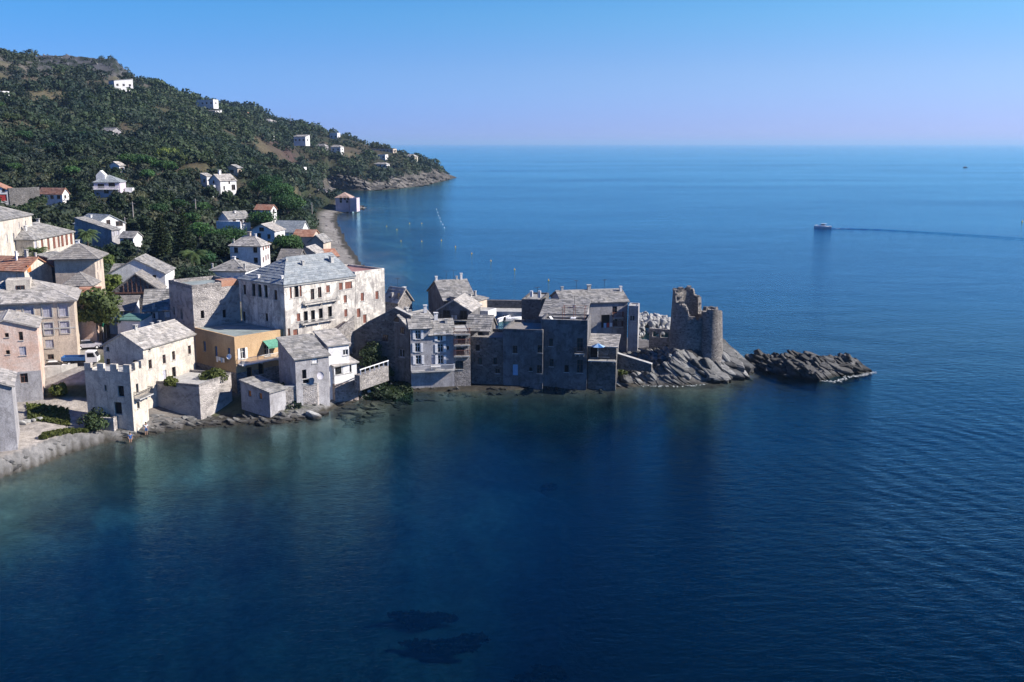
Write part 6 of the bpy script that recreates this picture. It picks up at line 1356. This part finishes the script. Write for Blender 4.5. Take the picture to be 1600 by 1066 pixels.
b1 = buoy_proto('hull', 'small white buoy in the string marking the beach swimming area', 'string of white swimming buoys')
for k, (px, py) in enumerate(ball): o = b1 if k == 0 else copy_tree(b1); o.location = at(px, py, 0); o.scale = (.5, .5, .4)
o = copy_tree(b0); o.location = at(1597, 347, 0); o.scale = (.9, .9, 1.2); o['label'] = 'lone yellow buoy far out past the motor boat'; o['group'] = 'lone buoys'
# ---- poles
def pole(px, py, H, label, z=None, name='utility_pole'):
    p = at(px, py, z) if z is not None else None
    if p is None:
        for Y in np.arange(200, 1200, 2.0):
            q = at_y(px, py, Y)
            if gz(q.x, q.y) >= q.z: p = q; break
    if p is None: return
    t = empty(name, (p.x, p.y, gz(p.x, p.y)), 0, label, 'pole'); mb = MB(); mb.tube([(0,0,-1),(0,0,H)], [.22,.14], 8); mb.build('post', M['polew'], t); mb = MB(); mb.box(-.8,.8,-.08,.08,H-.55,H-.42); mb.build('crossarm', M['polew'], t)
pole(488, 343, 8.5, 'utility pole by the beach road above the cove'); pole(210, 362, 8.0, 'grey utility pole right of the lean roof house'); pole(307, 345, 7.0, 'thin pole in the dark trees above the palm'); pole(197, 372, 6.0, 'short pole at the porch house'); pole(485, 325, 8.0, 'second pole farther along the beach road'); pole(454, 201, 14, 'tall thin mast high on the second ridge', name='mast')
# ---- television aerials on the roofs
def aerial(h, fx, fy, name, H=1.9):
    x, y = fx*h.Lu, fy*h.Lv; p = h.w(x, y, h.f(x, y)+.1); t = empty('tv_aerial', p, random.uniform(0, 3), 'thin television aerial on the roof of the '+name, 'aerial'); mb = MB(); mb.tube([(0,0,-.3),(0,0,H)], .035, 5); mb.build('mast', M['dark'], t); mb = MB(); mb.tube([(-.7,0,H-.1),(.7,0,H-.1)], .02, 4)
    for k in range(6): mb.tube([(-.6+k*.24,-.3+.02*k,H-.1),(-.6+k*.24,.3-.02*k,H-.1)], .015, 4)
    mb.build('antenna', M['dark'], t)
for h_, fx, fy, nm in ((big,.4,.5,'beige shuttered house'),(ch1,.6,.45,'tall cream house'),(ch2,.3,.45,'brown shutter house'),(h3,.5,.3,'orange roofed house'),(h5,.45,.55,'dark hip roof house'),(h7b,.5,.2,'white gabled villa'),(h11,.3,.5,'broad white gable house'),
    (gab,.85,.5,'white house behind the battlements'),(l1,.5,.5,'ribbed roof house'),(bk,.6,.5,'broad stone roof house'),(bk,.35,.5,'broad stone roof house, nearer its gable'),(g2,.6,.5,'lower grey shuttered house'),(m2b,.6,.3,'roof terrace house'),(m4,.3,.5,'terraced big house'),(m4,.75,.5,'terraced big house, at its seaward end'),(m3,.5,.4,'blank brown house'),(h15,.5,.4,'square white house'),(h14,.4,.5,'lavender shutter house')): aerial(h_, fx, fy, nm)
# ---- parasol and terrace furniture
def on_balcony(o): pass
p = at_y(934, 557.5, 158.9); um = empty('parasol', p, 0, 'open blue and white parasol on the shaded sea terrace', 'parasol'); mb = MB()
for k in range(8):
    q0, q1 = math.pi*k/4, math.pi*(k+1)/4; r = 1.15; mb.poly([(0,0,2.25), (r*math.cos(q0), r*math.sin(q0), 1.72), (r*math.cos(q1), r*math.sin(q1), 1.72)], k % 2); mb.poly([(0,0,2.21), (r*math.cos(q1), r*math.sin(q1), 1.69), (r*math.cos(q0), r*math.sin(q0), 1.69)], k % 2); mb.poly([(r*math.cos(q0), r*math.sin(q0), 1.72), (r*math.cos(q0), r*math.sin(q0), 1.69), (r*math.cos(q1), r*math.sin(q1), 1.69), (r*math.cos(q1), r*math.sin(q1), 1.72)], k % 2)
mb.build('canopy', [M['bluep'], M['skyp']], um); mb = MB(); mb.tube([(0,0,-.05),(0,0,2.3)], .03, 6); mb.build('post', M['wpaint'], um)
def table(loc, rz, label, mat='wpaint'):
    t = empty('garden_table', loc, rz, label, 'table'); mb = MB(); mb.box(-.8,.8,-.4,.4,.7,.75); mb.build('tabletop', M[mat], t)
    for x in (-.7,.7):
        for y in (-.32,.32): mb = MB(); mb.box(x-.03,x+.03,y-.03,y+.03,0,.698); mb.build('leg', M[mat], t)
zt = m2.z0+m2.h+.03
q = m2.w(2.2, 2.6, 0); table((q.x, q.y, zt), m2.yaw, 'white table on the roof terrace of the tall dark house')
pg = empty('pergola', (*m2.w(2.4, .8, 0).xy, zt), m2.yaw, 'thin brown pergola frame on the roof terrace of the tall dark house', 'pergola'); mb = MB()
for y in (0, 1.8, 3.6):
    mb.tube([(0,y,0),(0,y,2.3)], .04, 6); mb.tube([(2.6,y,0),(2.6,y,2.3)], .04, 6); mb.tube([(0,y,2.3),(2.6,y,2.3)], .03, 5)
mb.tube([(0,-.3,2.34),(0,3.9,2.34)], .03, 5); mb.tube([(2.6,-.3,2.34),(2.6,3.9,2.34)], .03, 5); mb.build('frame', M['rustwood'], pg)
def lounger(loc, rz, label):
    t = empty('deck_chair', loc, rz, label, 'deck chair'); mb = MB(); mb.prism([(-.9,-.3,.35),(.4,-.3,.3),(.4,.3,.3),(-.9,.3,.35)], (0,0,.06)); mb.build('seat', M['cloth'], t); mb = MB(); mb.prism([(.41,-.3,.3),(.95,-.3,.85),(.95,.3,.85),(.41,.3,.3)], (-.03,0,.05)); mb.build('backrest', M['cloth'], t)
    for x in (-.8,.3):
        for y in (-.27,.27): mb = MB(); mb.box(x-.02,x+.02,y-.02,y+.02,0,.31); mb.build('leg', M['wpaint'], t)
q = m2.w(1.6, 5.6, 0); lounger((q.x, q.y, zt), m2.yaw+1.2, 'white deck chair beside the table on the roof terrace'); 
q = g2.w(.8, -.6, 0); table((q.x, q.y, g2.hit('R', 690, Q(6,0,765)[1])[1]+g2.z0+.02), g2.yaw, 'white table on the sea terrace of the grey shuttered houses')
# laundry on lines
def laundry(h, side, px, py, items, label):
    O, ex, n, L = h.sides[side]; a, z = h.hit(side, px, py); a = min(max(a, .3), L-1.6); t = empty('laundry', h.w(*(Vector(O)+Vector(ex)*a+Vector(n)*.6).xy, z), h.yaw, label, 'laundry')
    for k, (w, hh, mt) in enumerate(items):
        x = sum(i[0]+.12 for i in items[:k]); mb = MB(); e = Vector(ex); mb.obox(e*x, e*w, Vector(n)*.02, (0,0,-hh)); mb.build('cloth', M[mt], t)
laundry(yel, 'L', *Q(4,470,795), [(.5,.7,'cloth'),(.4,.8,'skyp'),(.6,.6,'cloth'),(.5,.9,'cloth')], 'washing hung out along the shaded wall of the yellow house')
laundry(gt, 'L', *Q(6,850,345), [(.5,.8,'cloth'),(.4,.6,'cloth')], 'white washing on the balcony of the shaded gable house')
laundry(m4, 'R', *Q(7,862,395), [(.5,.9,'skyp'),(.4,.8,'red'),(.5,.7,'cloth')], 'coloured washing in the opening of the terraced big house')
# ---- people: one skinned body each, clothes as parts
def skin_mesh(name, pts, edges, rad, mat, parent, sub=2):
    me = bpy.data.meshes.new(name); me.from_pydata(pts, edges, []); o = bpy.data.objects.new(name, me); COL.objects.link(o); o.parent = parent; me.materials.append(mat)
    md = o.modifiers.new('skin', 'SKIN'); 
    for v, r in zip(me.skin_vertices[0].data, rad): v.radius = (r, r)
    me.skin_vertices[0].data[0].use_root = True; s = o.modifiers.new('sub', 'SUBSURF'); s.levels = 1; s.render_levels = sub; return o
def person(loc, rz, label, sitting=False, shirt='cloth', legs='bluep'):
    t = empty('person', loc, rz, label, 'person'); d = -.5 if sitting else 0.0; hz = .92+d
    if sitting: kn, ft = (.45, .42+.05, ), None
    Lg = [((-.1,0,hz),(-.1,.42,hz+.03),(-.1,.46,.06)), ((.1,0,hz),(.1,.42,hz+.03),(.1,.50,.06))] if sitting else [((-.09,0,hz-.04),(-.1,.03,.5),(-.1,-.01,.06)), ((.09,0,hz-.04),(.11,.06,.5),(.12,.04,.06))]
    pts = [(0,0,hz), (0,0,hz+.25), (0,0,hz+.48), (0,.01,hz+.60), (0,.03,hz+.72), (0,.03,hz+.80)]; ed = [(0,1),(1,2),(2,3),(3,4),(4,5)]; rad = [.13,.125,.14,.055,.095,.085]
    for s, L in zip((-1, 1), Lg):
        b = len(pts); ft = (L[2][0], L[2][1]+.16, .04); pts += [*L, ft]; ed += [(0,b),(b,b+1),(b+1,b+2),(b+2,b+3)]; rad += [.085,.06,.042,.035]
        b = len(pts); pts += [(s*.19,0,hz+.45), (s*.25,.03,hz+.18), (s*.24,.16 if not sitting else .24,hz-.02), (s*.235,.2 if not sitting else .31,hz-.08)]; ed += [(2,b),(b,b+1),(b+1,b+2),(b+2,b+3)]; rad += [.06,.045,.034,.035]
        for f in range(5):
            c = len(pts); pts.append((s*(.215+.012*f), .215+(.11 if sitting else 0)+.012*(f % 3), hz-.14-.008*(f == 2))); ed.append((b+3, c)); rad.append(.010)
    skin_mesh('body', pts, ed, rad, M['skin'], t)
    skin_mesh('shirt', [(0,0,hz+.02),(0,0,hz+.25),(0,0,hz+.47),(-.19,0,hz+.46),(-.235,.015,hz+.3),(.19,0,hz+.46),(.235,.015,hz+.3)], [(0,1),(1,2),(2,3),(3,4),(2,5),(5,6)], [.15,.145,.155,.085,.07,.085,.07], M[shirt], t)
    skin_mesh('trousers', [(0,0,hz+.02), Lg[0][0], Lg[0][1], Lg[1][0], Lg[1][1]], [(0,1),(1,2),(0,3),(3,4)], [.145,.11,.08,.11,.08], M[legs], t)
    mb = MB(); mb.lathe([(.0,.14),(.07,.12),(.105,.05),(.108,-.02),(.09,-.06)], 12, c=(0,.015,hz+.80)); mb.build('hair', M['hairb'], t, True)
    mb = MB()
    for s in (-1, 1): mb.lathe([(0,.012),(.012,0),(0,-.012)], 6, c=(s*.035,.122,hz+.755))
    mb.build('eyes', M['hairb'], t); mb = MB(); mb.prism([(-.012,.118,hz+.70),(.012,.118,hz+.70),(0,.118,hz+.75)], (0,.03,-.005)); mb.build('nose', M['skin'], t); return t
for px, py, sit, lab, sh in ((228, 668, False, 'person in white standing on the shore rocks below the garden bastion', 'cloth'), (203, 677, True, 'person in a blue top sitting at the end of the quay', 'clothb')):
    p = at(px, py, 1.2); person((p.x, p.y, gz(p.x, p.y)+.25), R(200), lab, sit, sh)
for k, (px, py) in enumerate(((182,659),(186,664))):
    pass

# ---------------------------------------------------------------- the air between: thin even haze over land and sea
hz = MB(); hz.box(-270000, 270000, -30000, 330000, -12, 140); ho = hz.build('haze', []); tag(ho, 'thin bluish sea haze in the air', 'haze', kind='stuff')
hm = bpy.data.materials.new('sea_haze'); hm.use_nodes = True; ht = hm.node_tree; ht.nodes.clear(); hv = ht.nodes.new('ShaderNodeVolumePrincipled'); hout = ht.nodes.new('ShaderNodeOutputMaterial')
hv.inputs['Color'].default_value = (.48, .72, 1.0, 1); hv.inputs['Density'].default_value = .00006; hv.inputs['Anisotropy'].default_value = .2
ht.links.new(hv.outputs[0], hout.inputs['Volume']); ho.data.materials.append(hm)
